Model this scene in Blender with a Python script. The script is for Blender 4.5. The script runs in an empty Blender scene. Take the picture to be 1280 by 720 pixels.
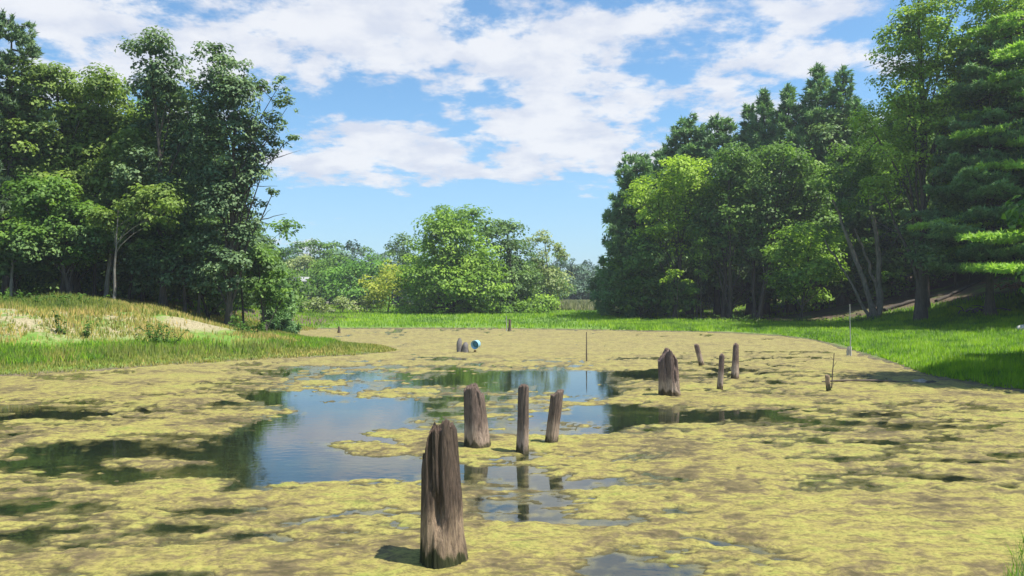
import bpy, math, random
import numpy as np
from math import radians as R, sin, cos, pi
from mathutils import Vector

rng = np.random.default_rng(7)
random.seed(7)
sc = bpy.context.scene
COL = sc.collection

# ------------------------------------------------------------------ camera
EYE = 1.9                       # metres over the water
F = 924.0                       # focal length in photo pixels
PITCH = 0.868
cam_d = bpy.data.cameras.new('camera')
cam_d.lens = 26.0
cam_d.sensor_width = 36.0
cam_d.clip_start = 0.05
cam_d.clip_end = 3000
cam = bpy.data.objects.new('camera', cam_d)
COL.objects.link(cam)
cam.location = (0, 0, EYE)
cam.rotation_euler = (R(90 + PITCH), 0, 0)
sc.camera = cam

# ------------------------------------------------------------------ light
SUN_EL = 65.0
SUN_AZ = 106.0                   # from +Y towards +X
sun_d = bpy.data.lights.new('sun', 'SUN')
sun_d.energy = 4.9
sun_d.angle = R(0.53)
sun_d.color = (1.0, 0.95, 0.86)
sun = bpy.data.objects.new('sun', sun_d)
COL.objects.link(sun)
sd_ = Vector((sin(R(SUN_AZ)) * cos(R(SUN_EL)), cos(R(SUN_AZ)) * cos(R(SUN_EL)), sin(R(SUN_EL))))
sun.rotation_euler = sd_.to_track_quat('Z', 'Y').to_euler()
sun.location = (60, 30, 80)

sc.view_settings.view_transform = 'Standard'
sc.view_settings.look = 'None'
sc.view_settings.exposure = 0.65
sc.view_settings.gamma = 1.0
sc.cycles.max_bounces = 8
sc.cycles.transparent_max_bounces = 8
sc.cycles.use_denoising = True

# ------------------------------------------------------------------ node helpers
class NT:
    def __init__(s, tree):
        s.t = tree; s.n = tree.nodes; s.l = tree.links
    def node(s, typ, **kw):
        n = s.n.new(typ)
        for k, v in kw.items(): setattr(n, k, v)
        return n
    def put(s, sock, v):
        if v is None: return
        if hasattr(v, 'is_linked') or isinstance(v, bpy.types.NodeSocket): s.l.new(v, sock)
        else: sock.default_value = v
    def math(s, op, a, b=None, c=None, clamp=False):
        n = s.node('ShaderNodeMath', operation=op); n.use_clamp = clamp
        s.put(n.inputs[0], a)
        if b is not None: s.put(n.inputs[1], b)
        if c is not None: s.put(n.inputs[2], c)
        return n.outputs[0]
    def vmath(s, op, a, b=None):
        n = s.node('ShaderNodeVectorMath', operation=op)
        s.put(n.inputs[0], a)
        if b is not None: s.put(n.inputs[1], b)
        return n.outputs['Value'] if op in ('LENGTH', 'DOT_PRODUCT') else n.outputs[0]
    def noise(s, vec, scale, detail=4, rough=0.55, dist=0.0):
        n = s.node('ShaderNodeTexNoise')
        s.put(n.inputs['Vector'], vec)
        n.inputs['Scale'].default_value = scale; n.inputs['Detail'].default_value = detail
        n.inputs['Roughness'].default_value = rough; n.inputs['Distortion'].default_value = dist
        return n.outputs[0]
    def ramp(s, fac, stops, interp='LINEAR'):
        n = s.node('ShaderNodeValToRGB'); r = n.color_ramp; r.interpolation = interp
        while len(r.elements) > 1: r.elements.remove(r.elements[-1])
        for i, (p, c) in enumerate(stops):
            e = r.elements[0] if i == 0 else r.elements.new(p)
            e.position = p
            e.color = (*c, 1) if len(c) == 3 else c
        s.put(n.inputs[0], fac)
        return n.outputs[0]
    def mix(s, fac, a, b, typ='MIX'):
        n = s.node('ShaderNodeMix', data_type='RGBA', blend_type=typ)
        s.put(n.inputs[0], fac); s.put(n.inputs[6], a if not isinstance(a, tuple) or len(a) == 4 else (*a, 1))
        s.put(n.inputs[7], b if not isinstance(b, tuple) or len(b) == 4 else (*b, 1))
        return n.outputs[2]
    def smooth(s, v, a, b, lo=0.0, hi=1.0):
        n = s.node('ShaderNodeMapRange', interpolation_type='SMOOTHSTEP')
        s.put(n.inputs[0], v)
        for i, x in enumerate((a, b, lo, hi)): n.inputs[i + 1].default_value = x
        return n.outputs[0]
    def scale(s, vec, sc3):
        n = s.node('ShaderNodeMapping'); s.put(n.inputs[0], vec); n.inputs['Scale'].default_value = sc3
        return n.outputs[0]
    def bump(s, h, strength, dist=0.02):
        n = s.node('ShaderNodeBump'); n.inputs['Strength'].default_value = strength
        n.inputs['Distance'].default_value = dist; s.put(n.inputs['Height'], h)
        return n.outputs[0]

def new_mat(name):
    m = bpy.data.materials.new(name); m.use_nodes = True
    nt = NT(m.node_tree)
    b = m.node_tree.nodes['Principled BSDF']
    return m, nt, b

# ------------------------------------------------------------------ sky
def px_dir(px, py):
    """direction in the place towards a point of the photograph"""
    th = R(PITCH)
    x = (px - 640) / F; z = (360 - py) / F
    v = Vector((x, cos(th) - z * sin(th), sin(th) + z * cos(th)))
    return v.normalized()

world = bpy.data.worlds.new('World'); sc.world = world; world.use_nodes = True
W = NT(world.node_tree)
bg = world.node_tree.nodes['Background']
sky = W.node('ShaderNodeTexSky'); sky.sky_type = 'NISHITA'; sky.sun_disc = False
sky.sun_elevation = R(SUN_EL); sky.sun_rotation = R(SUN_AZ)
sky.altitude = 200; sky.air_density = 1.1; sky.dust_density = 0.5; sky.ozone_density = 2.2
tc = W.node('ShaderNodeTexCoord')
D = tc.outputs['Generated']
sep = W.node('ShaderNodeSeparateXYZ'); W.put(sep.inputs[0], D)
zc = W.math('MAXIMUM', sep.outputs[2], 0.0)
den = W.math('ADD', zc, 0.16)
cmb = W.node('ShaderNodeCombineXYZ')
W.put(cmb.inputs[0], W.math('DIVIDE', sep.outputs[0], den))
W.put(cmb.inputs[1], W.math('DIVIDE', sep.outputs[1], den))
P = cmb.outputs[0]
n1 = W.noise(P, 3.1, 9, 0.62, 0.1)
n2 = W.noise(P, 11.0, 6, 0.62, 0.1)
field = W.math('ADD', W.math('SUBTRACT', W.math('MULTIPLY', n1, 1.35), .175), W.math('MULTIPLY', W.math('SUBTRACT', n2, .5), 0.32))
CLOUDS = [  # px, py, half width, half height, weight
    (250, 15, 230, 55, .20), (520, 30, 200, 62, .24), (680, 75, 95, 60, .22), (110, 70, 120, 55, .18),
    (30, 30, 60, 40, .10), (560, 178, 190, 38, .21), (760, 165, 110, 50, .22), (450, 195, 100, 32, .14), (340, 185, 30, 20, .08),
    (850, 95, 75, 55, .18), (690, 135, 70, 40, .10), (865, 15, 22, 18, .20), (805, 28, 22, 14, .20), (1000, 15, 75, 24, .20),
    (910, 62, 32, 18, .20), (980, 68, 42, 24, .18), (1062, 70, 55, 18, .18), (412, 128, 22, 18, .16), (475, 95, 25, 25, .10),
    (360, 295, 45, 24, .14), (400, 205, 60, 24, .16), (620, 200, 120, 24, .14), (345, 130, 50, 30, -.05), (735, 240, 28, 8, .14), (410, 225, 60, 14, .06), (930, 130, 60, 30, .14),
    (195, 8, 26, 26, -.22), (430, 135, 70, 26, -.10), (590, 112, 70, 26, -.20), (745, 118, 40, 16, -.10),
    (800, 60, 26, 16, -.10), (1000, 110, 60, 16, -.10), (760, 8, 36, 14, -.12), (940, 30, 30, 16, -.1),
    (560, 268, 330, 34, -.22), (380, 165, 45, 16, -.10), (700, 320, 200, 30, -.15), (1050, 40, 26, 12, -.1),
]
bias = None
for (px, py, hw, hh, w) in CLOUDS:
    c = px_dir(px, py)
    d = W.vmath('SUBTRACT', D, tuple(c))
    m = W.vmath('MULTIPLY', d, (F / hw * .95, 1.5, F / hh * .95))
    L = W.vmath('LENGTH', m)
    g = W.smooth(L, 0.25, 1.5, w * .72, 0.0)
    bias = g if bias is None else W.math('ADD', bias, g)
field = W.math('ADD', field, bias)
low = W.smooth(sep.outputs[2], 0.02, 0.17, -0.10, 0.0)
field = W.math('ADD', field, low)
dens = W.smooth(field, 0.50, 0.70)
dens2 = W.math('MULTIPLY', dens, 0.93)
shade = W.smooth(W.math('ADD', W.noise(P, 4.5, 6, 0.6), W.math('MULTIPLY', field, -0.35)), 0.12, 0.42)
cloud_col = W.mix(shade, (5.9, 6.0, 6.25), (4.55, 4.85, 5.6))
skyc = W.mix(1.0, sky.outputs[0], (.78, 1.05, 1.16), 'MULTIPLY')
low_haze = W.smooth(sep.outputs[2], 0.0, 0.30, 0.42, 0.0)
skyc = W.mix(low_haze, skyc, (2.6, 3.6, 5.5))
fin = W.mix(dens2, skyc, cloud_col)
W.put(bg.inputs[0], fin)
bg.inputs[1].default_value = 0.10

# ------------------------------------------------------------------ numpy noise
_T = rng.random((8, 256, 256))
def vnoise(x, y, k=0):
    xi = np.floor(x).astype(np.int64); yi = np.floor(y).astype(np.int64)
    fx = x - xi; fy = y - yi
    fx = fx * fx * fx * (fx * (fx * 6 - 15) + 10); fy = fy * fy * fy * (fy * (fy * 6 - 15) + 10)
    T = _T[k % 8]
    a = T[xi & 255, yi & 255]; b = T[(xi + 1) & 255, yi & 255]
    c = T[xi & 255, (yi + 1) & 255]; d = T[(xi + 1) & 255, (yi + 1) & 255]
    return (a * (1 - fx) + b * fx) * (1 - fy) + (c * (1 - fx) + d * fx) * fy
def fbm(x, y, scale, octv=4, gain=0.5, k=0):
    s = 0; a = 1; t = 0
    for o in range(octv):
        s = s + a * vnoise(x * scale * 2 ** o + 17.3 * o, y * scale * 2 ** o - 9.1 * o, k + o); t += a; a *= gain
    return s / t
def sstep(a, b, x):
    t = np.clip((x - a) / (b - a), 0, 1); return t * t * (3 - 2 * t)

# ------------------------------------------------------------------ terrain
POND = np.array([(-4.0, 26.9), (-5.3, 24.6), (-6.4, 23.9), (-8.3, 22.6), (-9.9, 20.9), (-11.2, 19.2), (-12.7, 18.0),
                 (-17, 16.6), (-24, 15), (-31, 11), (-33, 4), (-26, -1), (-14, 0.4), (-6, 2.2), (0, 3.0), (2.3, 4.0),
                 (3.30, 5.0), (3.9, 5.75), (5.6, 6.6), (8.6, 8.4), (10.6, 11.2), (10.6, 13.6), (10.15, 15.4), (9.9, 17.0), (10.1, 18.6), (10.9, 21.4), (11.7, 24.8),
                 (13.0, 30), (13.6, 34.4), (13.4, 38), (11.9, 41.5), (7.5, 43.4), (3, 45.6), (-2, 47), (-7, 47.4),
                 (-12.0, 46.6), (-12.6, 43), (-11.4, 38.5), (-9.2, 34), (-6.8, 30.5), (-4.6, 28.2)])
def sdist(x, y):
    x = np.asarray(x, float); y = np.asarray(y, float)
    d2 = np.full(x.shape, 1e12); ins = np.zeros(x.shape, bool)
    n = len(POND)
    for i in range(n):
        ax, ay = POND[i]; bx, by = POND[(i + 1) % n]
        ex, ey = bx - ax, by - ay
        t = np.clip(((x - ax) * ex + (y - ay) * ey) / (ex * ex + ey * ey), 0, 1)
        d2 = np.minimum(d2, (x - ax - t * ex) ** 2 + (y - ay - t * ey) ** 2)
        c = ((ay > y) != (by > y)) & (x < (bx - ax) * (y - ay) / (by - ay + 1e-12) + ax)
        ins ^= c
    d = np.sqrt(d2)
    return np.where(ins, -d, d)
def terrain(x, y):
    x = np.asarray(x, float); y = np.asarray(y, float)
    s = sdist(x, y) + (fbm(x, y, 0.7, 3) - .5) * 0.7
    z = np.where(s < 0, np.maximum(s * 0.35, -1.3), 0.16 * (1 - np.exp(-np.maximum(s, 0) / 0.35)) + 0.35 * sstep(1, 16, s))
    # grassy mound on the left
    xm = x + np.maximum(0, y - 36) * .32
    wx = 0.10 * sstep(-4.5, -7.5, xm) + 0.42 * sstep(-6.5, -10.5, xm) + 0.48 * sstep(-9.5, -17, xm)
    mound = 1.30 * wx * sstep(0.2, 7.0, s) * sstep(12, 20, y) * sstep(62, 50, y)
    mound = mound * (1 + 0.25 * (fbm(x, y, 0.35, 3, k=2) - .5))
    z = z + mound
    # wooded slope on the right
    d = np.maximum(0, x - 20)
    z = z + (0.15 * d + 0.006 * np.minimum(d, 60) ** 2) * sstep(30, 46, y) * (1 - 0.0 * y)
    # field in the distance
    z = z + 0.45 * sstep(62, 105, y)
    z = np.minimum(z, 9)
    z = z + 0.10 * (fbm(x, y, 0.5, 3, k=4) - .5) * sstep(0.3, 3, s)
    return z
def tz(x, y): return float(terrain(np.array([x]), np.array([y]))[0])

def link(name, me, mat=None, parent=None):
    o = bpy.data.objects.new(name, me); COL.objects.link(o)
    if mat is not None: me.materials.append(mat)
    if parent is not None: o.parent = parent
    return o
def tag(o, label=None, cat=None, group=None, kind=None):
    if label: o['label'] = label
    if cat: o['category'] = cat
    if group: o['group'] = group
    if kind: o['kind'] = kind
    return o
def mesh_np(name, V, Fc, tint=None, smooth=False):
    V = np.ascontiguousarray(V, dtype=np.float32); Fc = np.ascontiguousarray(Fc, dtype=np.int32)
    me = bpy.data.meshes.new(name)
    me.vertices.add(len(V)); me.vertices.foreach_set('co', V.ravel())
    n, k = Fc.shape
    me.loops.add(n * k); me.loops.foreach_set('vertex_index', Fc.ravel())
    me.polygons.add(n)
    me.polygons.foreach_set('loop_start', np.arange(0, n * k, k, dtype=np.int32))
    if smooth: me.polygons.foreach_set('use_smooth', np.ones(n, bool))
    me.update(calc_edges=True)
    if tint is not None:
        a = me.attributes.new('tint', 'FLOAT', 'FACE'); a.data.foreach_set('value', np.asarray(tint, np.float32))
    return me
def empty(name, loc):
    o = bpy.data.objects.new(name, None); COL.objects.link(o); o.location = loc
    o.empty_display_size = 0.3
    return o
def gridfaces(nr, nc, base=0, wrap=False):
    c = nc if wrap else nc - 1
    r_, c_ = np.meshgrid(np.arange(nr - 1), np.arange(c), indexing='ij')
    a = r_ * nc + c_; b = r_ * nc + (c_ + 1) % nc
    return base + np.stack([a, b, b + nc, a + nc], -1).reshape(-1, 4)

def axis(pts):
    out = []
    for (a, b, st) in pts: out.append(np.arange(a, b, st))
    out.append([pts[-1][1]])
    return np.concatenate(out)
gx = axis([(-700, -300, 100), (-300, -80, 12), (-80, -34, 2.5), (-34, 40, 0.55), (40, 90, 2.5), (90, 300, 12), (300, 700, 100)])
gy = axis([(-300, -30, 20), (-30, -2, 3), (-2, 56, 0.55), (56, 120, 1.6), (120, 300, 12), (300, 700, 100)])
GX, GY = np.meshgrid(gx, gy)
GZ = terrain(GX.ravel(), GY.ravel())
me = mesh_np('ground', np.stack([GX.ravel(), GY.ravel(), GZ], -1), gridfaces(len(gy), len(gx)), smooth=True)

m_ground, nt, b = new_mat('ground_soil')
geo = nt.node('ShaderNodeNewGeometry'); Pn = geo.outputs['Position']
g1 = nt.noise(Pn, 0.35, 5, .6); g2 = nt.noise(Pn, 3.0, 6, .65); g3 = nt.noise(Pn, 14, 5, .7)
green = nt.ramp(g2, [(.3, (.07, .14, .016)), (.5, (.13, .24, .026)), (.7, (.20, .28, .045))])
soil = nt.ramp(g3, [(.3, (.17, .14, .075)), (.5, (.33, .28, .16)), (.7, (.46, .40, .24))])
litter = nt.ramp(g3, [(.3, (.045, .032, .02)), (.5, (.10, .07, .045)), (.7, (.19, .14, .09))])
sp = nt.node('ShaderNodeSeparateXYZ'); nt.put(sp.inputs[0], Pn)
# bare soil on the mound face
msk = nt.math('MULTIPLY', nt.smooth(sp.outputs[0], -5.5, -8.5), nt.smooth(sp.outputs[1], 30.5, 27))
msk = nt.math('MULTIPLY', msk, nt.smooth(nt.math('ADD', g1, nt.math('MULTIPLY', g2, .5)), .70, .84))
crest = nt.vmath('LENGTH', nt.vmath('MULTIPLY', nt.vmath('SUBTRACT', Pn, (-11.6, 27.4, 0)), (.72, .85, 0)))
msk = nt.math('MAXIMUM', msk, nt.smooth(nt.math('ADD', crest, nt.math('MULTIPLY', nt.math('SUBTRACT', g2, .5), 1.6)), 1.05, .75))
msk = nt.math('MULTIPLY', msk, nt.smooth(sp.outputs[2], 0.5, 0.9))
c1 = nt.mix(msk, green, soil)
wood_m = nt.math('MULTIPLY', nt.smooth(nt.math('ADD', nt.math('MULTIPLY', sp.outputs[0], .55), sp.outputs[1]), 57.5, 60.5), nt.smooth(sp.outputs[0], 9, 13))
wl = nt.math('MULTIPLY', nt.smooth(sp.outputs[1], 31, 34), nt.smooth(sp.outputs[0], -11.5, -13))
wood_m = nt.math('MAXIMUM', wood_m, wl)
wood_m = nt.math('MULTIPLY', wood_m, nt.smooth(g1, .30, .52))
c2 = nt.mix(wood_m, c1, litter)
wet = nt.smooth(sp.outputs[2], 0.13, 0.02)
c3 = nt.mix(wet, c2, nt.ramp(g2, [(.3, (.06, .05, .03)), (.7, (.20, .15, .09))]))
nt.put(b.inputs['Base Color'], c3); b.inputs['Roughness'].default_value = .95
nt.put(b.inputs['Normal'], nt.bump(g3, .6, .05))
ground = link('ground', me, m_ground); ground['kind'] = 'structure'
tag(ground, 'grassy banks and wooded ground around the pond')

# ------------------------------------------------------------------ water
m_water, nt, b = new_mat('pond_water')
geo = nt.node('ShaderNodeNewGeometry'); Pn = geo.outputs['Position']
w1 = nt.noise(Pn, .45, 5, .6); w2 = nt.noise(Pn, 5, 5, .65)
wc = nt.ramp(w1, [(.42, (.008, .012, .008)), (.60, (.022, .030, .012)), (.74, (.075, .080, .022))])
mk = nt.node('ShaderNodeAttribute', attribute_name='murk')
mkf = nt.math('ADD', mk.outputs['Fac'], nt.math('MULTIPLY', nt.math('SUBTRACT', w2, .5), .55))
wc = nt.mix(nt.smooth(w2, .5, .75, 0, .4), wc, (.06, .07, .02))
murk = nt.smooth(mkf, .74, 1.05)
nt.put(b.inputs['Base Color'], nt.mix(murk, wc, nt.ramp(w2, [(.3, (.05, .05, .018)), (.6, (.15, .13, .045))])))
nt.put(b.inputs['Roughness'], nt.math('MULTIPLY_ADD', murk, .22, .03)); b.inputs['IOR'].default_value = 1.7
nt.put(b.inputs['Normal'], nt.bump(nt.noise(nt.scale(Pn, (1, 1.6, 1)), 5.5, 3, .5), .06, .02))
# ------------------------------------------------------------------ floating algae
def at(px, py, z=0.0):
    Y = F * (EYE - z) / (py - 374.0)
    return (px - 640) / F * Y, Y
OPEN = [  # px, py, half width, half height, weight (open water; negative is a mat)
    (430, 522, 110, 34, .85), (360, 575, 60, 28, .55), (470, 590, 90, 20, .40), (735, 485, 48, 30, .80), (640, 470, 110, 12, .55),
    (600, 500, 90, 8, .25), (500, 470, 150, 11, .50), (300, 500, 90, 10, .32), (270, 548, 130, 20, .40), (90, 568, 120, 20, .48), (60, 515, 70, 16, .42), (340, 545, 50, 34, .45),
    (60, 590, 80, 8, .25), (190, 562, 170, 13, .28), (330, 560, 50, 20, .2), (60, 520, 60, 10, .2), (700, 600, 60, 6, .15), (810, 468, 42, 10, .60), (810, 518, 100, 10, .55), (900, 520, 90, 6, .28),
    (640, 598, 62, 15, .42), (660, 640, 110, 12, .40), (770, 708, 80, 18, .50), (600, 640, 40, 10, .25), (700, 570, 50, 6, .2),
    (1165, 541, 70, 6, .42), (1140, 560, 42, 14, .36), (985, 612, 48, 11, .40), (1075, 606, 32, 6, .42), (1190, 600, 26, 4, .4),
    (820, 598, 50, 9, .38), (1050, 575, 22, 5, .2), (1050, 513, 70, 5, .30), (540, 452, 60, 4, .35), (690, 452, 50, 3, .35),
    (230, 657, 110, 8, .40), (20, 668, 50, 7, .5), (290, 642, 50, 8, .25), (110, 662, 70, 5, .25), (10, 640, 30, 5, .3),
    (500, 660, 60, 8, .12), (840, 448, 60, 4, .3), (1080, 530, 70, 4, .2), (940, 660, 30, 6, .15), (690, 520, 60, 8, .3),
    (480, 540, 40, 5, -.22), (380, 517, 40, 4, -.3), (560, 487, 60, 4, -.3), (455, 555, 45, 10, -.15), (640, 460, 40, 3, -.2),
    (300, 518, 90, 4, -.35), (240, 560, 60, 5, -.35), (180, 535, 60, 5, -.3), (430, 625, 120, 14, -.3), (700, 440, 200, 8, -.4),
    (600, 425, 350, 9, -.5), (150, 480, 200, 10, -.3), (520, 475, 60, 3, -.2), (590, 560, 70, 12, -.25), (690, 550, 60, 8, -.2),
    (560, 695, 60, 20, -.5), (150, 612, 230, 15, -.45), (200, 700, 330, 22, -.5), (150, 500, 120, 8, -.3), (200, 575, 70, 5, -.5), (60, 545, 60, 4, -.3), (290, 560, 60, 5, -.3), (1100, 660, 220, 50, -.3), (1200, 520, 120, 8, -.2), (835, 495, 60, 6, -.4), (430, 660, 140, 14, -.15), (600, 558, 40, 8, -.4)]
def algae_h(x, y):
    s = sdist(x, y)
    wx = x + (fbm(x, y, .9, 2, k=5) - .5) * .9; wy = y + (fbm(x, y, .9, 2, k=6) - .5) * .9
    big = fbm(wx * .85, wy * 1.3, .55, 3, .55, k=1)
    mid = fbm(wx * .62, wy * 1.75, 1.9, 4, .62, k=3)
    fine = fbm(x * .7, y * 1.5, 8, 3, .6, k=6); streak = fbm(wx * .45, wy * 2.1, 1.1, 3, .6, k=7)
    h = 0.275 + (big - .5) * 1.0 + (mid - .5) * 1.3 + (fine - .5) * .75 + (streak - .5) * .55
    for (px, py, hw, hh, w) in OPEN:
        cx, cy = at(px, py)
        rx = hw / F * cy; ry = hh * cy * cy / (F * EYE)
        t = ((x - cx) / rx) ** 2 + ((y - cy) / ry) ** 2
        h = h - w * 1.05 * np.exp(-t * 1.1)
    h = h + 0.35 * sstep(1.2, 0, -s) * sstep(17, 19, y + 0 * x)
    return np.where(s > 0.6, -0.2, h), s
nr, ncol = 320, 780
v = 1 / np.linspace(1 / 3.0, 1 / 48.5, nr)
u = np.linspace(-1, 1, ncol)
u = 0.86 * u + 0.64 * u ** 5
AX = v[:, None] * u[None, :]; AY = np.repeat(v[:, None], ncol, 1)
AX = AX + (rng.random(AX.shape) - .5) * 0.0012 * AY
H, S = algae_h(AX.ravel(), AY.ravel())
ax_, ay_ = AX.ravel(), AY.ravel()
lump = fbm(ax_, ay_, 7, 4, .62, k=2)
ZZ = np.clip(H, -.3, .5) * 0.05 + np.where(H > 0, np.minimum(H * 8, 1), 0) * (lump - .42) * 0.034 * np.clip(0.6 + ay_ / 18, .6, 1.7)
ZZ = np.where(H < 0, np.minimum(ZZ, -0.004 + H * .05), np.maximum(ZZ, 0.0015 + .01 * np.minimum(H, .3)))
Fq = gridfaces(nr, ncol)
keep = (H.reshape(-1)[Fq].max(1) > -0.0)
Fq = Fq[keep]
used, inv = np.unique(Fq, return_inverse=True)
Va = np.stack([ax_, ay_, ZZ], -1)[used]
me = mesh_np('algae', Va, inv.reshape(Fq.shape), smooth=True)
at_ = me.attributes.new('thick', 'FLOAT', 'POINT'); at_.data.foreach_set('value', np.clip(H[used], 0, 1).astype(np.float32))
nr2, nc2 = 170, 460
v2 = 1 / np.linspace(1 / 2.0, 1 / 52.0, nr2); u2 = np.linspace(-1, 1, nc2); u2 = .86 * u2 + .9 * u2 ** 5
BX = (v2[:, None] * u2[None, :]).ravel(); BY = np.repeat(v2[:, None], nc2, 1).ravel()
HB, _ = algae_h(BX, BY)
back = np.array([(-60, -8, 0), (60, -8, 0), (60, 2.0, 0), (-60, 2.0, 0)], float)
me2 = mesh_np('water', np.stack([BX, BY, np.zeros(len(BX))], -1), gridfaces(nr2, nc2))
aw = me2.attributes.new('murk', 'FLOAT', 'POINT'); aw.data.foreach_set('value', np.clip(HB + 1, 0, 1).astype(np.float32))
water = link('water', me2, m_water); water['kind'] = 'structure'
tag(water, 'still dark pond water between the algae mats')
m_alg, nt, b = new_mat('floating_algae')
geo = nt.node('ShaderNodeNewGeometry'); Pn = geo.outputs['Position']
att = nt.node('ShaderNodeAttribute', attribute_name='thick')
a1 = nt.noise(Pn, .8, 5, .62, .4); a2 = nt.noise(nt.scale(Pn, (1, 1.7, 1)), 4.0, 7, .68, .5); a3 = nt.noise(nt.scale(Pn, (1, 1.4, 1)), 24, 6, .75)
mixn = nt.math('ADD', nt.math('MULTIPLY', a1, .45), nt.math('MULTIPLY', a2, .55))
colr = nt.ramp(mixn, [(.38, (.09, .072, .035)), (.44, (.18, .140, .065)), (.48, (.29, .240, .080)), (.52, (.36, .315, .084)), (.57, (.375, .355, .088)), (.64, (.26, .295, .055))])
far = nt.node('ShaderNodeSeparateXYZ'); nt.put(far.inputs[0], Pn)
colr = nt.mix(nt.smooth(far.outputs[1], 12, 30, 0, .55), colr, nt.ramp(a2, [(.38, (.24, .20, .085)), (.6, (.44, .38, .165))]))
colr = nt.mix(nt.smooth(a3, .34, .58, .68, 0), colr, (.10, .09, .028))
thin = nt.smooth(nt.math('ADD', att.outputs['Fac'], nt.math('MULTIPLY', nt.math('SUBTRACT', a2, .5), .35)), 0.0, 0.20)
a4 = nt.noise(nt.scale(Pn, (1, 2.6, 1)), 3.2, 7, .72, .8)
colr = nt.mix(nt.smooth(a4, .52, .64, 0, .72), colr, (.105, .09, .034))
colr = nt.mix(thin, (.075, .065, .022), colr)
nt.put(b.inputs['Base Color'], nt.mix(1.0, colr, (.90, .89, .92), 'MULTIPLY'))
nt.put(b.inputs['Roughness'], nt.smooth(att.outputs['Fac'], 0, .25, .45, .85))
b.inputs['Specular IOR Level'].default_value = .25
nt.put(b.inputs['Normal'], nt.bump(nt.math('ADD', a3, a2), .55, .022))
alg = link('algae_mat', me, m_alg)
tag(alg, 'yellow green algae mats floating over most of the pond', 'algae', kind='stuff')

# ------------------------------------------------------------------ foliage materials
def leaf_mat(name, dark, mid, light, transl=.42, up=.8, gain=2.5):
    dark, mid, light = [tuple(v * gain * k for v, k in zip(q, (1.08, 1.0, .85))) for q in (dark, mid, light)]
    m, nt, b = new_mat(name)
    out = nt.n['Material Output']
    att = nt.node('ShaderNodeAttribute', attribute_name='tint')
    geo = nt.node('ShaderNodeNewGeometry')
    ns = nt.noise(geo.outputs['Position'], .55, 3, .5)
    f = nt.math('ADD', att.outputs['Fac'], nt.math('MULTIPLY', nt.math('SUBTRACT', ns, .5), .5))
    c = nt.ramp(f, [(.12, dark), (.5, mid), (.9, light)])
    nt.put(b.inputs['Base Color'], c)
    b.inputs['Roughness'].default_value = .55; b.inputs['Specular IOR Level'].default_value = .3
    tr = nt.node('ShaderNodeBsdfTranslucent')
    nt.put(tr.inputs['Color'], nt.mix(1.0, c, (1.15, 1.25, .55), 'MULTIPLY'))
    nn = nt.vmath('NORMALIZE', nt.vmath('ADD', geo.outputs['Normal'], (0, 0, up)))
    nt.put(b.inputs['Normal'], nn)
    mx = nt.node('ShaderNodeMixShader'); mx.inputs[0].default_value = transl
    nt.l.new(b.outputs[0], mx.inputs[1]); nt.l.new(tr.outputs[0], mx.inputs[2])
    nt.l.new(mx.outputs[0], out.inputs['Surface'])
    return m
M = {}
M['olive']   = leaf_mat('leaves_olive', (.035, .060, .020), (.075, .120, .032), (.125, .180, .050))
M['bluish']  = leaf_mat('leaves_bluish', (.026, .050, .030), (.050, .088, .046), (.092, .140, .074), .3)
M['bright']  = leaf_mat('leaves_bright', (.038, .078, .014), (.084, .152, .025), (.150, .235, .040))
M['fresh']   = leaf_mat('leaves_fresh', (.052, .095, .012), (.115, .185, .022), (.195, .280, .038))
M['mid']     = leaf_mat('leaves_mid', (.026, .058, .014), (.054, .108, .024), (.100, .170, .038))
M['dark']    = leaf_mat('leaves_dark', (.026, .052, .020), (.048, .090, .032), (.084, .140, .048), .32)
M['emerald'] = leaf_mat('leaves_emerald', (.030, .076, .018), (.058, .128, .028), (.100, .190, .044))
M['grey']    = leaf_mat('leaves_grey', (.060, .085, .040), (.105, .140, .070), (.165, .200, .105))
M['yellow']  = leaf_mat('leaves_yellow', (.075, .100, .020), (.150, .185, .035), (.240, .270, .055))
M['needle']  = leaf_mat('needles', (.028, .062, .028), (.054, .110, .046), (.096, .170, .066), .28)
M['needle2'] = leaf_mat('needles_green', (.045, .095, .018), (.115, .205, .032), (.200, .310, .050), .35)
M['needle_far'] = leaf_mat('needles_far', (.020, .045, .032), (.036, .072, .050), (.060, .105, .070), .15)
M['blade']   = leaf_mat('grass_blades', (.055, .125, .010), (.120, .260, .014), (.215, .360, .024), .4, 3, 1.25)
M['meadow']  = leaf_mat('meadow_blades', (.075, .190, .012), (.21, .40, .016), (.36, .54, .030), .55, 3, 1.35)
M['mound']   = leaf_mat('mound_blades', (.090, .170, .020), (.220, .290, .040), (.540, .430, .170), .45, 3, 1.2)
M['weed']    = leaf_mat('weed_leaves', (.030, .080, .016), (.070, .160, .030), (.120, .220, .045), .3, 1, 1.3)
M['reed']    = leaf_mat('pale_grass', (.110, .160, .060), (.200, .250, .100), (.300, .320, .160), .3, 3, 1.15)
def bark_mat(name, dark, light):
    m, nt, b = new_mat(name)
    geo = nt.node('ShaderNodeNewGeometry')
    n = nt.noise(nt.scale(geo.outputs['Position'], (6, 6, 1.1)), 2.2, 6, .7, .6)
    nt.put(b.inputs['Base Color'], nt.ramp(n, [(.35, dark), (.62, light)]))
    b.inputs['Roughness'].default_value = .9
    nt.put(b.inputs['Normal'], nt.bump(n, .8, .06))
    return m
M['bark'] = bark_mat('bark_brown', (.028, .023, .019), (.095, .078, .064))
M['bark_pale'] = bark_mat('bark_pale', (.08, .072, .06), (.24, .215, .185))

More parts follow.
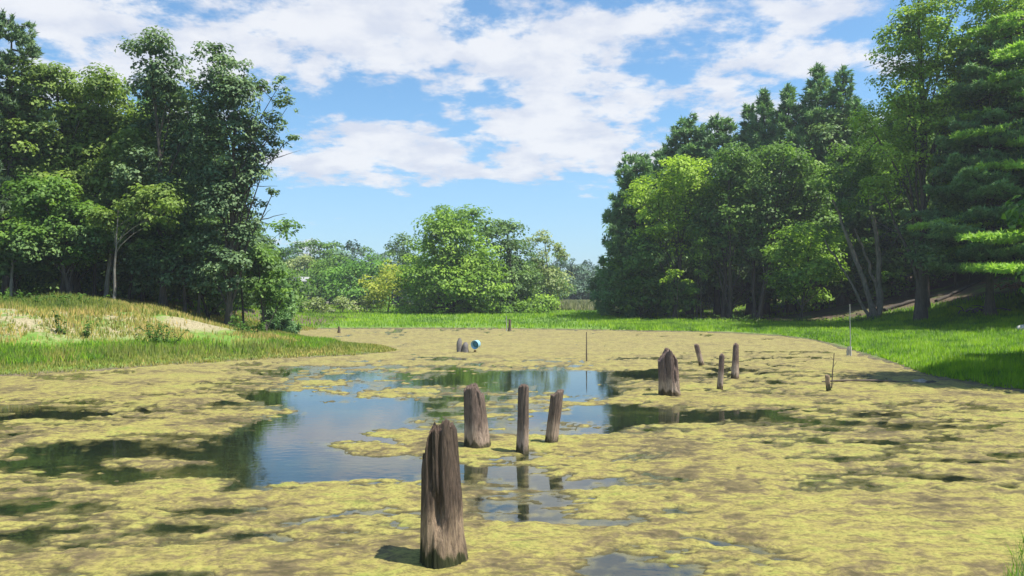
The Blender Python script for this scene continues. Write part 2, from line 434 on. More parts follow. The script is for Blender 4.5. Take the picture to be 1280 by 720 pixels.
# ------------------------------------------------------------------ foliage builders
def unit(a): return a / np.maximum(np.linalg.norm(a, axis=-1, keepdims=True), 1e-9)
def rand_dir(n):
    return unit(rng.normal(size=(n, 3)))
def leaves_geo(cen, nrm, ln, wd):
    """rhombic leaves: centre, facing, length, width -> verts, quads"""
    n = len(cen)
    t = unit(np.cross(nrm, rand_dir(n)))
    bt = np.cross(nrm, t)
    L = ln[:, None]; Wd = wd[:, None]
    bend = nrm * (L * .12)
    V = np.stack([cen - t * L * .5 - bend, cen + bt * Wd * .5 + bend * .5, cen + t * L * .5 - bend, cen - bt * Wd * .5 + bend * .5], 1).reshape(-1, 3)
    return V, np.arange(4 * n).reshape(n, 4)
def broad_crown(lobes, Y, dens=1.0, leaf=1.0, gap=0.0):
    """lobes: (centre xyz, radii xyz) -> leaf cloud built of clumps on the lobes' surfaces"""
    ln0 = float(np.clip(.0050 * Y, .15, .55)) * leaf
    rc = float(np.clip(.0155 * Y, .42, 1.4))
    Cs, Ns, Ts, Ls = [], [], [], []
    for (c, r) in lobes:
        c = np.array(c); r = np.array(r)
        area = 4 * pi * ((r[0] * r[1]) ** 1.6 / 3 + (r[0] * r[2]) ** 1.6 / 3 + (r[1] * r[2]) ** 1.6 / 3) ** (1 / 1.6)
        nc = max(6, int(2.3 * dens * area / (pi * rc * rc)))
        d = rand_dir(nc)
        d[:, 2] = np.where((d[:, 2] < -.3) & (rng.random(nc) < .45), -d[:, 2], d[:, 2])
        rad = .45 + .62 * rng.random(nc) ** .62
        rad = np.where(rng.random(nc) < .10, rad * 1.2, rad)
        cc = c + d * r * rad[:, None]
        cr = rc * (.5 + .8 * rng.random(nc)) * min(1, float(r.min()) / rc * .9 + .15)
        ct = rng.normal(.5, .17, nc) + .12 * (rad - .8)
        nl = np.maximum(8, (70 * dens ** .3 * (cr / rc) ** 1.7).astype(int))
        idx = np.repeat(np.arange(nc), nl); n = len(idx)
        ld = rand_dir(n); ld[:, 2] = np.where((ld[:, 2] < 0) & (rng.random(n) < .5), -ld[:, 2], ld[:, 2])
        lr = (.35 + .75 * rng.random(n) ** .7)
        ps = cc[idx] + ld * np.stack([cr[idx], cr[idx], cr[idx] * .62], -1) * lr[:, None]
        nn = unit(ld * .8 + d[idx] * .5 + np.array([0, 0, .75]) + rand_dir(n) * .75)
        Cs.append(ps); Ns.append(nn); Ts.append(ct[idx] + rng.normal(0, .13, n)); Ls.append(ln0 * 1.05 * (.6 + .8 * rng.random(n)))
    C = np.concatenate(Cs); N = np.concatenate(Ns); T = np.concatenate(Ts); Ls = np.concatenate(Ls)
    V, Fc = leaves_geo(C, N, Ls, Ls * (.5 + .25 * rng.random(len(Ls))))
    return V, Fc, np.clip(T, 0, 1)
def tube(path, rad, seg=7):
    path = np.array(path, float); n = len(path)
    tang = unit(np.gradient(path, axis=0))
    ref = np.array([0.31, 0.95, 0.05])
    a = unit(np.cross(tang, ref)); bb = np.cross(tang, a)
    ang = np.linspace(0, 2 * pi, seg, endpoint=False)
    rad = np.array(rad, float)
    V = path[:, None, :] + (a[:, None, :] * np.cos(ang)[None, :, None] + bb[:, None, :] * np.sin(ang)[None, :, None]) * (rad[:, None, None] * (1 + .14 * rng.normal(size=(n, seg, 1)).clip(-1.5, 1.5)))
    return V.reshape(-1, 3), gridfaces(n, seg, wrap=True)
class Geo:
    def __init__(s): s.V = []; s.F = []; s.T = []; s.n = 0
    def add(s, V, Fc, T=None):
        s.V.append(V); s.F.append(Fc + s.n); s.n += len(V)
        s.T.append(np.full(len(Fc), .5) if T is None else T)
    def mesh(s, name, smooth=False):
        return mesh_np(name, np.concatenate(s.V), np.concatenate(s.F), np.concatenate(s.T), smooth)
def curve(a, b, n=8, sag=.0, wig=.12):
    a = np.array(a, float); b = np.array(b, float); t = np.linspace(0, 1, n)[:, None]
    L = np.linalg.norm(b - a)
    p = a + (b - a) * t
    w = np.cumsum(rng.normal(size=(n, 3)), 0) * wig * L / n * .5
    w = w - t * w[-1]
    p = p + w * np.sin(pi * t) ** .5 + np.array([0, 0, 1]) * (sag * L * np.sin(pi * t))
    return p
def trunk_geo(base, top, r0, limbs, seg=9):
    """tapered trunk from base to top; limbs = list of points reached"""
    g = Geo()
    p = curve(base, top, 12, 0, .10)
    t = np.linspace(0, 1, 12)
    rad = r0 * (1 - .82 * t) ; rad[0] *= 1.55; rad[1] *= 1.1
    V, Fc = tube(p, rad, seg); g.add(V, Fc)
    for q in limbs:
        q = np.array(q)
        f = np.clip((q[2] - base[2]) / max(top[2] - base[2], .1) - .22 - .15 * rng.random(), .12, .9)
        i = int(f * 11)
        s0 = p[i]
        rr = r0 * (1 - .8 * f) * .55
        lp = curve(s0, q, 7, .06, .2)
        V, Fc = tube(lp, np.linspace(rr, rr * .25, 7), 6); g.add(V, Fc)
        for _ in range(3):
            j = random.randint(3, 5)
            e = lp[j] + rand_dir(1)[0] * np.linalg.norm(q - s0) * .28 + np.array([0, 0, .3])
            V, Fc = tube(curve(lp[j], e, 5, 0, .2), np.linspace(rr * .4, rr * .1, 5), 4); g.add(V, Fc)
    return g
def P3(px, py, Y):
    return np.array([(px - 640) / F * Y, Y, EYE + (374 - py) / F * Y])

def broad_tree(name, label, Y, base_px, lobes, mat, r0=.22, bark='bark', dens=1.0, leaf=1.0, group=None, depth=.85, jit=.9, top=None, cat='tree', Yb=None):
    Yb = Yb or Y
    bx = (base_px - 640) / F * Yb
    bz = tz(bx, Yb) - .12
    root = empty(name, (bx, Yb, bz))
    tag(root, label, cat, group)
    L3 = []
    rs = np.random.default_rng(int(abs(base_px) * 7 + Y))
    for (px, py, rx, ry) in lobes:
        c = P3(px, py, Y); r = np.array([rx / F * Y, rx / F * Y * depth, ry / F * Y])
        c[1] += (rs.random() - .5) * 2 * jit * r[0]
        L3.append((c - np.array([bx, Yb, bz]), r))
    tp = max(L3, key=lambda q: q[0][2])[0] if top is None else P3(top[0], top[1], Y) - np.array([bx, Yb, bz])
    rc_ = float(np.clip(.0155 * Y, .42, 1.4))
    L3 = [(c, np.maximum(r - (.12 if Y > 60 else .22) * rc_, .6 * r)) for (c, r) in L3]
    L3 = [(c - np.array([0, 0, .22 * rc_]), r) for (c, r) in L3]
    g = trunk_geo(np.zeros(3), tp, r0 * .62, [c for (c, r) in L3])
    link('trunk', g.mesh('trunk', True), M[bark], root)
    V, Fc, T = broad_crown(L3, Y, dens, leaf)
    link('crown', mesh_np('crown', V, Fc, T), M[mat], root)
    return root

def needle_tufts(cen, dirs, ln, cnt, wd):
    """fans of thin needles at each centre: triangles"""
    n = len(cen); idx = np.repeat(np.arange(n), cnt); m = len(idx)
    d = unit(dirs[idx] * .75 + rand_dir(m) * .95 + np.array([0, 0, .22]))
    L = ln * (.6 + .6 * rng.random(m))[:, None]
    s = unit(np.cross(d, rand_dir(m))) * wd * .5
    c = cen[idx] + rand_dir(m) * ln * .25
    V = np.stack([c - s, c + s, c + d * L], 1).reshape(-1, 3)
    return V, np.arange(3 * m).reshape(m, 3), idx
def pine_geo(h, clear, profile, Y, lev=.55, per=5, droop=-.02, layer=False, dens=1.0, upturn=.15, skip=.1):
    """conifer in its own space: returns trunk Geo, needle arrays. profile(f)->bough length at height fraction"""
    g = Geo()
    p = curve((0, 0, 0), (rng.normal() * .15, rng.normal() * .15, h), 14, 0, .03)
    t = np.linspace(0, 1, 14); r0 = .013 * h + .05
    rad = r0 * (1 - .93 * t); rad[0] *= 1.5
    V, Fc = tube(p, rad, 9); g.add(V, Fc)
    ln = float(np.clip(.0066 * Y, .20, .6)); wd = float(np.clip(.0020 * Y, .035, .16))
    Cs, Ds, Ts = [], [], []
    z = clear
    while z < h - .25:
        f = (z - clear) / (h - clear)
        n = per if not layer else per + 2
        a0 = rng.random() * 6.28
        for k in range(n):
            if rng.random() < skip: continue
            a = a0 + k * 2 * pi / n + rng.normal() * .22
            Lb = profile(f) * (.72 + .45 * rng.random())
            if Lb < .15: Lb = .15
            dirh = np.array([cos(a), sin(a), 0])
            zz = z + rng.normal() * (.26 if layer else .22)
            s0 = np.array([np.interp(zz, p[:, 2], p[:, 0]), np.interp(zz, p[:, 2], p[:, 1]), zz])
            e = s0 + dirh * Lb + np.array([0, 0, Lb * (droop + rng.normal() * .05)])
            nn = 6
            tt = np.linspace(0, 1, nn)[:, None]
            bp = s0 + (e - s0) * tt + np.array([0, 0, 1]) * (Lb * upturn * tt ** 3)
            V, Fc = tube(bp, np.linspace(.035 + .012 * Lb, .012, nn), 4); g.add(V, Fc)
            nt_ = max(5, int(dens * (Lb / ln) ** 1.35 * 2.9))
            u = .22 + .83 * rng.random(nt_) ** .75
            side = np.array([-sin(a), cos(a), 0])
            wid = Lb * .34 * np.sin(pi * np.clip(u, 0, .98)) ** .7 + ln * .2
            cc = s0 + (e - s0) * u[:, None] + side * (rng.uniform(-1, 1, nt_) * wid)[:, None]
            cc[:, 2] += Lb * upturn * u ** 3 + rng.normal(0, ln * (.16 if layer else .45), nt_)
            tone = rng.normal(.48, .14)
            Cs.append(cc); Ds.append(np.tile(dirh, (nt_, 1)) + side * rng.uniform(-.6, .6, nt_)[:, None]); Ts.append(np.clip(tone + .25 * (u - .6) + rng.normal(0, .08, nt_), 0, 1))
        z += lev * (.75 + .5 * rng.random()) * (1 if not layer else 1.5)
    Cs.append(np.array([[p[-1, 0], p[-1, 1], h - .1 * i] for i in range(6)])); Ds.append(np.tile([[0., 0, 1]], (6, 1))); Ts.append(np.full(6, .55))
    C = np.concatenate(Cs); Dd = np.concatenate(Ds); T = np.concatenate(Ts)
    V, Fc, idx = needle_tufts(C, Dd, ln, 12, wd * 1.12)
    return g, V, Fc, np.clip(T[idx] + rng.normal(0, .10, len(idx)), 0, 1)
def pine_tree(name, label, X, Y, h, mat, group=None, yaw=None, cat='pine tree', bark='bark', **kw):
    root = empty(name, (X, Y, tz(X, Y) - .1))
    if yaw is None: yaw = random.random() * 6.28
    root.rotation_euler = (0, 0, yaw)
    tag(root, label, cat, group)
    g, V, Fc, T = pine_geo(h, Y=Y, **kw)
    link('trunk', g.mesh('trunk', True), M[bark], root)
    link('crown', mesh_np('crown', V, Fc, T), M[mat], root)
    return root
def copy_tree(src, loc, rz=0, sc3=(1, 1, 1), label=None, group=None, mat=None):
    r = src.copy(); COL.objects.link(r)
    r.location = loc; r.rotation_euler = (0, 0, rz); r.scale = sc3
    if label: r['label'] = label
    if group: r['group'] = group
    for ch in list(src.children):
        c = ch.copy(); COL.objects.link(c); c.parent = r
    return r
#PART2

# ================================================================== weathered posts in the pond
def post_mat(name, top, mid, low, zt, seed=0.0):
    """weathered timber: dark grey brown above, bleached band, green slime at the water; zt = height above water"""
    m, nt, b = new_mat(name)
    tc = nt.node('ShaderNodeTexCoord'); O = tc.outputs['Object']
    s = nt.node('ShaderNodeSeparateXYZ'); nt.put(s.inputs[0], O)
    grain = nt.noise(nt.scale(O, (1, 1, .10)), 30, 8, .78, 2.2)
    blot = nt.noise(nt.scale(O, (1, 1, .35)), 8, 5, .65, .5)
    dark = nt.ramp(grain, [(.36, tuple(c * .42 for c in top)), (.50, top), (.62, tuple(min(1, c * 1.75) for c in top))])
    midc = nt.ramp(grain, [(.36, tuple(c * .45 for c in mid)), (.50, mid), (.64, tuple(min(1, c * 1.5) for c in mid))])
    lowc = nt.ramp(blot, [(.35, tuple(c * .4 for c in low)), (.6, low)])
    zz = nt.math('ADD', s.outputs[2], nt.math('MULTIPLY', nt.math('SUBTRACT', blot, .5), zt * .55))
    f1 = nt.smooth(zz, zt * .50, zt * .26)
    f2 = nt.smooth(zz, zt * .17, zt * .07)
    c = nt.mix(f1, dark, midc)
    c = nt.mix(nt.smooth(blot, .56, .66, 0, .55), c, tuple(x * .5 for x in top))
    c = nt.mix(f2, c, lowc)
    nt.put(b.inputs['Base Color'], c); b.inputs['Roughness'].default_value = .88
    nt.put(b.inputs['Normal'], nt.bump(grain, 1.0, .035))
    return m
def make_post(name, label, px, py_base, py_top, half_w, lean=(0, 0), top_fn=None, mat=None, cut=None, seg=72, rings=64, taper=.12, groove=.07, seed=1, cracks=5, squash=1.0, group='weathered posts standing in the pond', knot=None):
    X, Y = at(px, py_base)
    r0 = half_w / F * Y; h = (py_base - py_top) / F * Y
    rs = np.random.default_rng(seed)
    ca = rs.uniform(0, 2 * pi, cracks); cw = rs.uniform(.06, .13, cracks); cd = rs.uniform(.10, .28, cracks); cl = rs.uniform(.3, 1, cracks)
    def radius(a, z):
        q = z / h
        r = r0 * (1 + .08 * np.exp(-np.maximum(z, 0) / (.12 * h)) - taper * q)
        r = r * (1 + .07 * np.cos(2 * a + seed) + .05 * np.cos(3 * a + 2 * seed))
        n = fbm(a * 5.5 + 40 + seed * 3, z * .9 / r0 * .22 + 3, 1.0, 4, .6, k=seed % 6) - .5
        r = r * (1 + groove * 2.2 * n)
        for i in range(cracks):
            da = np.angle(np.exp(1j * (a - ca[i] - .25 * np.sin(z * 4 + i))))
            r = r * (1 - cd[i] * np.exp(-(da / cw[i]) ** 2) * sstep(1 - cl[i], 1.1 - cl[i] + .3, q))
        if knot is not None:
            ka, kz, kw, kh, kd = knot
            da = np.angle(np.exp(1j * (a - ka)))
            r = r * (1 - kd * np.exp(-(da / kw) ** 2 - ((z - kz) / kh) ** 2))
        return r
    a = np.linspace(0, 2 * pi, seg, endpoint=False)
    ztop = lambda x, y: h * (top_fn(x / r0, y / r0) if top_fn else 1 - .06 * np.abs(x / r0)) + .13 * r0 / .15 * (fbm(x / r0 * 5 + 9 + seed, y / r0 * 5, 1.3, 4, .75, k=3) - .5) * min(1, h / .8)
    V = []
    zb = -.35
    x0 = np.cos(a) * r0 * (1 - taper); y0 = np.sin(a) * r0 * (1 - taper)
    zt = ztop(x0, y0)
    for i in range(rings):
        t = i / (rings - 1)
        z = zb + (zt - zb) * t
        r = radius(a, z)
        V.append(np.stack([np.cos(a) * r, np.sin(a) * r * squash, z], -1))
    caps = 10
    rl = radius(a, zt)
    for i in range(1, caps):
        f = (1 - i / caps)
        x = np.cos(a) * rl * f; y = np.sin(a) * rl * squash * f
        V.append(np.stack([x, y, ztop(x, y)], -1))
    V = np.concatenate(V)
    z = np.clip(V[:, 2], 0, None)
    V[:, 0] += lean[0] / F * Y * z / h; V[:, 1] += lean[1] / F * Y * z / h
    nr_ = rings + caps - 1
    Fc = gridfaces(nr_, seg, wrap=True)
    last = (nr_ - 1) * seg
    V = np.vstack([V, V[last:last + seg].mean(0)])
    ctr = len(V) - 1
    tri = np.array([[last + j, last + (j + 1) % seg, ctr, ctr] for j in range(seg)])
    me = bpy.data.meshes.new(name)
    me.from_pydata([tuple(v) for v in V], [], [tuple(int(q) for q in f) for f in Fc] + [(int(t[0]), int(t[1]), int(t[2])) for t in tri])
    me.polygons.foreach_set('use_smooth', np.ones(len(me.polygons), bool))
    o = link(name, me, mat); o.location = (X, Y, 0)
    tag(o, label, 'post', group)
    return o
brown = post_mat('post_timber_brown', (.120, .080, .056), (.42, .295, .19), (.075, .085, .022), .95)
pm2 = post_mat('post_timber_pinkish', (.185, .130, .100), (.42, .305, .23), (.10, .085, .035), .75)
pm3 = post_mat('post_timber_grey', (.19, .13, .105), (.44, .33, .25), (.16, .11, .05), .85)
def top_big(x, y):
    s = 1 - .235 * sstep(-.22, -.52, x) - .03 * sstep(.25, .8, x) - .03 * np.sin(6 * x + 2) * sstep(-.9, 0, x)
    return s - .05 * sstep(.0, .9, y)
make_post('wooden_post', 'tall thick foreground post with a notched broken top and a dark knot hole', 554, 701, 531, 28.5, lean=(-7, 4), top_fn=top_big, mat=brown, seed=3, seg=128, rings=110, cracks=12, taper=.19, groove=.14, knot=(-pi / 2 - .05, .40, .20, .12, .60))
make_post('wooden_post', 'stout pinkish post, left of the two thin ones behind the foreground post', 598, 559, 481, 15.5, lean=(-6, 0), top_fn=lambda x, y: 1 - .10 * np.abs(x) - .12 * sstep(.1, .7, x), mat=pm2, seed=5, cracks=6, taper=.26, groove=.08)
make_post('wooden_post', 'thin straight post in the middle of the pond, mirrored in a small pool', 653, 566, 481, 7.4, lean=(2, 0), top_fn=lambda x, y: 1 - .05 * x * x, mat=pm2, seed=8, cracks=4, groove=.09)
make_post('wooden_post', 'thin post leaning right with a pale broken head, by the blue pool', 689, 554, 488, 7.8, lean=(8, 0), top_fn=lambda x, y: 1 - .08 * sstep(.2, -.6, x), mat=pm2, seed=11, cracks=4, taper=-.05, groove=.09)
make_post('wooden_post', 'thick pointed post beside the black patch of water', 837, 495, 436, 12.2, lean=(-3, 0), top_fn=lambda x, y: 1 - .27 * np.abs(x + .05) ** 1.3 - .05 * sstep(.2, -.4, x), mat=pm3, seed=14, cracks=5, taper=.06, groove=.08)
make_post('wooden_post', 'short thin post leaning left, farthest of the right hand group', 877, 457, 430, 3.6, lean=(-7, 0), mat=pm3, seed=17, cracks=2, seg=32, rings=30)
make_post('wooden_post', 'slim post nearest the viewer among the three thin right hand ones', 899, 487, 442, 3.4, lean=(3, 0), mat=pm3, seed=20, cracks=2, seg=32, rings=30)
make_post('wooden_post', 'upright tapering post, rightmost of the right hand group', 918, 473, 429, 5.0, lean=(1.5, 0), top_fn=lambda x, y: 1 - .10 * np.abs(x), mat=pm3, seed=23, cracks=3, seg=40, rings=36, taper=.3)
make_post('wooden_post', 'short dark stub with a thin twig beside it near the right bank', 1035, 489, 468, 2.8, lean=(-2, 0), mat=brown, seed=26, cracks=2, seg=24, rings=20, group=None)

def simple_mat(name, col, rough=.7, spec=.4, var=.25, scale=9):
    m, nt, b = new_mat(name)
    tc = nt.node('ShaderNodeTexCoord')
    n = nt.noise(tc.outputs['Object'], scale, 5, .65)
    nt.put(b.inputs['Base Color'], nt.ramp(n, [(.3, tuple(c * (1 - var) for c in col)), (.7, tuple(min(1, c * (1 + var)) for c in col))]))
    b.inputs['Roughness'].default_value = rough; b.inputs['Specular IOR Level'].default_value = spec
    nt.put(b.inputs['Normal'], nt.bump(n, .3, .01))
    return m
def tube_obj(name, pts, rads, mat, loc, seg=8, parent=None):
    V, Fc = tube(pts, rads, seg)
    o = link(name, mesh_np(name, V, Fc, smooth=True), mat, parent)
    if parent is None: o.location = loc
    return o
def rod(px, pyb, pyt, w, name, label, cat, lean=0, mat=None, zb=0.0, twig=False):
    X, Y = at(px, pyb, zb)
    h = (pyb - pyt) / F * Y
    pts = curve((0, 0, -.3), (lean / F * Y, 0, h), 8, 0, .04)
    V, Fc = tube(pts, np.linspace(w, w * .55, 8) / F * Y * .5, 7)
    g = Geo(); g.add(V, Fc)
    if twig:
        V, Fc = tube(curve(pts[5], pts[5] + np.array([.10, .02, .14]), 4), [.006, .005, .004, .002], 5); g.add(V, Fc)
        V, Fc = tube(curve(pts[6], pts[6] + np.array([-.07, .02, .09]), 4), [.005, .004, .003, .002], 5); g.add(V, Fc)
    o = link(name, g.mesh(name, True), mat); o.location = (X, Y, zb)
    tag(o, label, cat); return o
m_stick = simple_mat('stick_wood', (.13, .10, .075), .9)
m_pale = simple_mat('bleached_wood', (.52, .47, .40), .85)
m_rod = simple_mat('grey_metal_rod', (.42, .42, .40), .5)
rod(1037, 486, 441, 1.8, 'twig', 'thin bare twig rising from the algae beside the dark stub', 'twig', 5, m_stick, twig=True)
rod(733, 452, 415, 2.0, 'thin_stake', 'thin dark stake standing in the algae far out in the middle', 'stake', 0, m_stick)
rod(1063, 443, 380, 1.5, 'marker_rod', 'tall thin pale rod on the shore of the right meadow', 'rod', -1, m_rod, zb=.08)
rod(633, 413, 395, 1.6, 'marker_rod', 'pale thin rod at the far shore', 'rod', 0, m_rod, zb=.05)
rod(637, 412, 399, 5.0, 'dark_stump', 'small dark stump at the far shore beside the pale rod', 'stump', 0, m_stick, zb=.05)
rod(424, 416, 408, 5.0, 'dark_stump', 'small dark stump on the tan shore behind the grassy spit', 'stump', 0, m_stick, zb=.05)
rod(1060, 444, 433, 9.0, 'bleached_stump', 'pale stump on the shore at the foot of the tall thin rod', 'stump', 1, m_pale, zb=.03)
# short piece of driftwood lying on the algae to the right of the stub
X, Y = at(1085, 478)
o = tube_obj('driftwood', curve((-1.05, .05, .02), (1.0, -.05, .02), 9, .01, .06), [.012, .022, .03, .03, .028, .03, .024, .018, .008], m_stick, (X, Y, .0))
tag(o, 'long dark stick lying on the algae right of the stub', 'stick')

# grey stump cluster with a pale blue ring hanging on it
X, Y = at(583, 441)
root = empty('stump_pair', (X - .1, Y, 0)); tag(root, 'dark grey broken stump pair in the far algae, beside the pale blue tub', 'stump')
for i, (dx, h, r) in enumerate([(-.16, .52, .10), (.04, .38, .13)]):
    pts = curve((dx, .02 * i, -.2), (dx + .03, 0, h), 7, 0, .05)
    link('stub', mesh_np('stub', *tube(pts, [r * 1.1, r * 1.1, r, r, r * .95, r * .8, r * .35], 12), smooth=True), simple_mat('weathered_wood', (.20, .18, .17), .85), root)
def ring_tub(r, R_, depth, mat, name, parent=None):
    """open round tub lying on its side, mouth to -Y"""
    prof = [(r * .80, depth), (r * .9, depth * .98), (r, 0), (r * 1.06, -.005), (r * 1.06, .02), (r * .97, .02), (r * .94, .01), (r * .84, depth * .9), (.001, depth * .9)]
    a = np.linspace(0, 2 * pi, 28, endpoint=False)
    V = [np.stack([np.cos(a) * p, np.full(28, d), np.sin(a) * p], -1) for p, d in [(.001, depth)] + prof]
    return mesh_np(name, np.concatenate(V), gridfaces(len(V), 28, wrap=True), smooth=True)
root = empty('plastic_tub', (X + .30, Y - .12, 0)); tag(root, 'pale blue plastic tub tipped on its side on a wooden foot in the algae', 'tub')
t_ = link('tub_shell', ring_tub(.15, 0, .20, None, 'tub_shell'), simple_mat('pale_blue_plastic', (.32, .60, .78), .35, .5, .1), root)
t_.location = (0, 0, .29); t_.rotation_euler = (R(8), 0, R(-28))
a = np.linspace(0, 2 * pi, 24, endpoint=False)
Vd = np.concatenate([np.stack([np.cos(a) * p, np.full(24, y), np.sin(a) * p], -1) for p, y in ((.001, .03), (.085, .03), (.10, .05), (.10, .07), (.001, .07))])
d_ = link('tub_core', mesh_np('tub_core', Vd, gridfaces(5, 24, wrap=True), smooth=True), simple_mat('teal_plastic', (.03, .17, .24), .4, .5, .15), root)
d_.location = (0, 0, .30); d_.rotation_euler = (R(8), 0, R(-28))
link('wooden_foot', mesh_np('wooden_foot', *tube(curve((0, .1, -.2), (.01, .1, .10), 5, 0, .02), [.07, .07, .06, .05, .04], 8), smooth=True), simple_mat('orange_wood', (.40, .22, .08), .8), root)

# ---------------------------------------------------------------- rocks, roots, debris
def rock(name, label, px, py, w, h, d, mat, zb=0.05, seed=1, cat='rock', sink=.3):
    X, Y = at(px, py, zb)
    nu, nv = 20, 12
    th = np.linspace(0, 2 * pi, nu, endpoint=False); ph = np.linspace(-pi / 2 * .98, pi / 2 * .98, nv)
    T, Ph = np.meshgrid(th, ph)
    r = .75 + .55 * fbm(np.cos(T) * np.cos(Ph) * 1.4 + seed * 7, np.sin(T) * np.cos(Ph) * 1.4 + Ph * 1.1 + seed * 3, 1.3, 4, .6, k=seed % 6)
    V = np.stack([r * np.cos(T) * np.cos(Ph) * w / 2, r * np.sin(T) * np.cos(Ph) * d / 2, r * np.sin(Ph) * h / 2 + h * (.5 - sink)], -1).reshape(-1, 3)
    o = link(name, mesh_np(name, V, gridfaces(nv, nu, wrap=True), smooth=True), mat); o.location = (X, Y, tz(X, Y) if zb else 0)
    tag(o, label, cat); return o
m_rock = simple_mat('bank_stone', (.30, .27, .23), .9, .3, .45)
m_rockl = simple_mat('pale_stone', (.52, .50, .45), .9, .3, .3)
rock('shore_rock', 'grey brown stone at the water edge where the right meadow shade begins', 1150, 474, .50, .34, .4, m_rock, .05, 2)
rock('shore_rock', 'small dark lump coloured as the shaded hole right beside the grey brown shore stone', 1163, 475, .28, .28, .3, simple_mat('dark_hole_lump', (.07, .06, .05), .9), .05, 4)  # added lump, its dark colour stands in for a shaded hole in the bank
rock('pale_rock', 'pale stone in the shaded meadow at the right edge', 1277, 414, .60, .42, .5, m_rockl, .45, 5)

def debris(name, label, px, py, Y, n, spread, ln, mat, cat, group=None):
    X = (px - 640) / F * Y
    g = Geo()
    for i in range(n):
        a = random.random() * 6.28; el = random.uniform(-.05, .75)
        c = np.array([random.gauss(0, spread), random.gauss(0, spread * .5), random.uniform(.05, .25)])
        d = np.array([cos(a) * cos(el), sin(a) * cos(el), sin(el)]) * ln * random.uniform(.5, 1.2)
        r = random.uniform(.02, .05)
        V, Fc = tube(curve(c - d / 2 * np.array([1, 1, .3]), c + d / 2, 6, .08, .3), np.linspace(r, r * .3, 6), 6); g.add(V, Fc)
    o = link(name, g.mesh(name, True), mat); o.location = (X, Y, tz(X, Y)); tag(o, label, cat, group, 'stuff'); return o
o = debris('brush_pile', 'tangled heap of bleached dead branches under the right hand pines', 1225, 392, 40, 26, .55, 1.0, M['bark_pale'], 'brush pile')
del o['kind']
o = debris('brush_pile', 'reddish brown heap of dead branches at the far right in the wood', 1268, 372, 44, 20, .6, 1.1, simple_mat('red_bark', (.22, .12, .08), .9), 'brush pile')
del o['kind']
def log(px, Y, px2, Y2, r, label, mat=None):
    x1 = (px - 640) / F * Y; x2 = (px2 - 640) / F * Y2
    c = np.array([x1, Y, tz(x1, Y) + r * .8]); e = np.array([x2, Y2, tz(x2, Y2) + r * .8])
    o = tube_obj('fallen_log', curve((0, 0, 0), e - c, 9, .01, .08), np.linspace(r, r * .6, 9), mat or M['bark'], tuple(c), 9)
    tag(o, label, 'log')
log(1105, 47, 1165, 49, .13, 'fallen grey brown log on the slope right of the leaning trunks')
log(1170, 46, 1225, 50, .11, 'fallen log higher on the brown slope between the pines')

# ================================================================== trees: left wood
broad_tree('broadleaf_tree', 'tall rounded olive green tree, left part of the left wood', 35, 100,
    [(60, 120, 42, 42), (112, 125, 42, 40), (142, 165, 38, 40), (50, 190, 48, 45), (108, 200, 52, 45), (158, 235, 46, 40), (85, 150, 40, 40), (178, 190, 26, 30), (60, 95, 22, 20), (135, 110, 24, 22), (75, 240, 44, 34), (130, 275, 40, 30), (150, 310, 34, 24), (70, 340, 34, 18), (20, 150, 30, 40)], 'olive', .26)
broad_tree('broadleaf_tree', 'bright green lower tree under the olive one at far left', 32, 92,
    [(62, 245, 36, 26), (98, 280, 34, 26), (50, 300, 34, 24), (92, 318, 28, 18), (40, 262, 30, 26), (112, 300, 22, 18)], 'mid', .16)
broad_tree('tall_dark_tree', 'tall dark bluish tree, left one of the two high tops in the left wood', 34, 205,
    [(195, 72, 30, 28), (178, 105, 26, 30), (218, 102, 24, 34), (190, 150, 36, 38), (222, 190, 32, 42), (184, 220, 32, 34), (215, 255, 32, 36), (236, 140, 14, 30), (205, 118, 26, 26), (178, 268, 26, 30), (200, 300, 34, 30), (225, 330, 30, 30), (180, 335, 28, 26), (245, 230, 20, 40)], 'bluish', .26, leaf=.95)
broad_tree('tall_dark_tree', 'tall dark bluish tree with ragged tufts leaning over the pond end of the left wood', 33, 286,
    [(275, 82, 28, 24), (302, 80, 14, 18), (262, 120, 28, 32), (300, 128, 28, 32), (325, 110, 14, 18), (290, 175, 30, 34), (262, 200, 26, 36), (318, 165, 22, 22), (351, 104, 12, 16), (355, 128, 15, 14), (345, 150, 15, 13), (363, 168, 12, 7), (338, 182, 15, 13),
     (325, 212, 16, 12), (300, 220, 24, 26), (338, 238, 9, 8), (280, 255, 28, 30), (312, 255, 16, 16), (322, 275, 9, 8), (270, 300, 26, 26), (300, 295, 20, 22), (255, 335, 26, 26), (290, 335, 24, 28), (262, 160, 24, 26), (285, 125, 24, 28), (272, 230, 26, 28), (310, 195, 20, 20)], 'bluish', .24, dens=1.0, leaf=.92, top=(290, 95))
broad_tree('broadleaf_tree', 'olive green spray of branches with slim pale trunk in the middle of the left wood', 31, 143,
    [(185, 245, 34, 20), (212, 258, 20, 12), (160, 260, 26, 16), (135, 275, 22, 18), (190, 275, 24, 12)], 'olive', .12, bark='bark_pale', top=(147, 262))
broad_tree('understory_tree', 'dark shaded small tree in the middle of the left wood', 37, 180,
    [(165, 300, 32, 26), (200, 315, 30, 26), (150, 340, 26, 22), (185, 350, 28, 20)], 'dark', .14)
broad_tree('understory_tree', 'dark shaded small tree under the ragged tall tree', 37, 262,
    [(240, 320, 28, 28), (275, 335, 26, 28), (255, 358, 28, 20), (228, 352, 20, 22), (292, 362, 18, 18)], 'dark', .14)
broad_tree('understory_tree', 'dark shaded small tree at the left edge of the photograph', 36, 22,
    [(10, 330, 28, 26), (40, 335, 24, 22), (-20, 310, 32, 34), (5, 290, 28, 24)], 'dark', .15)
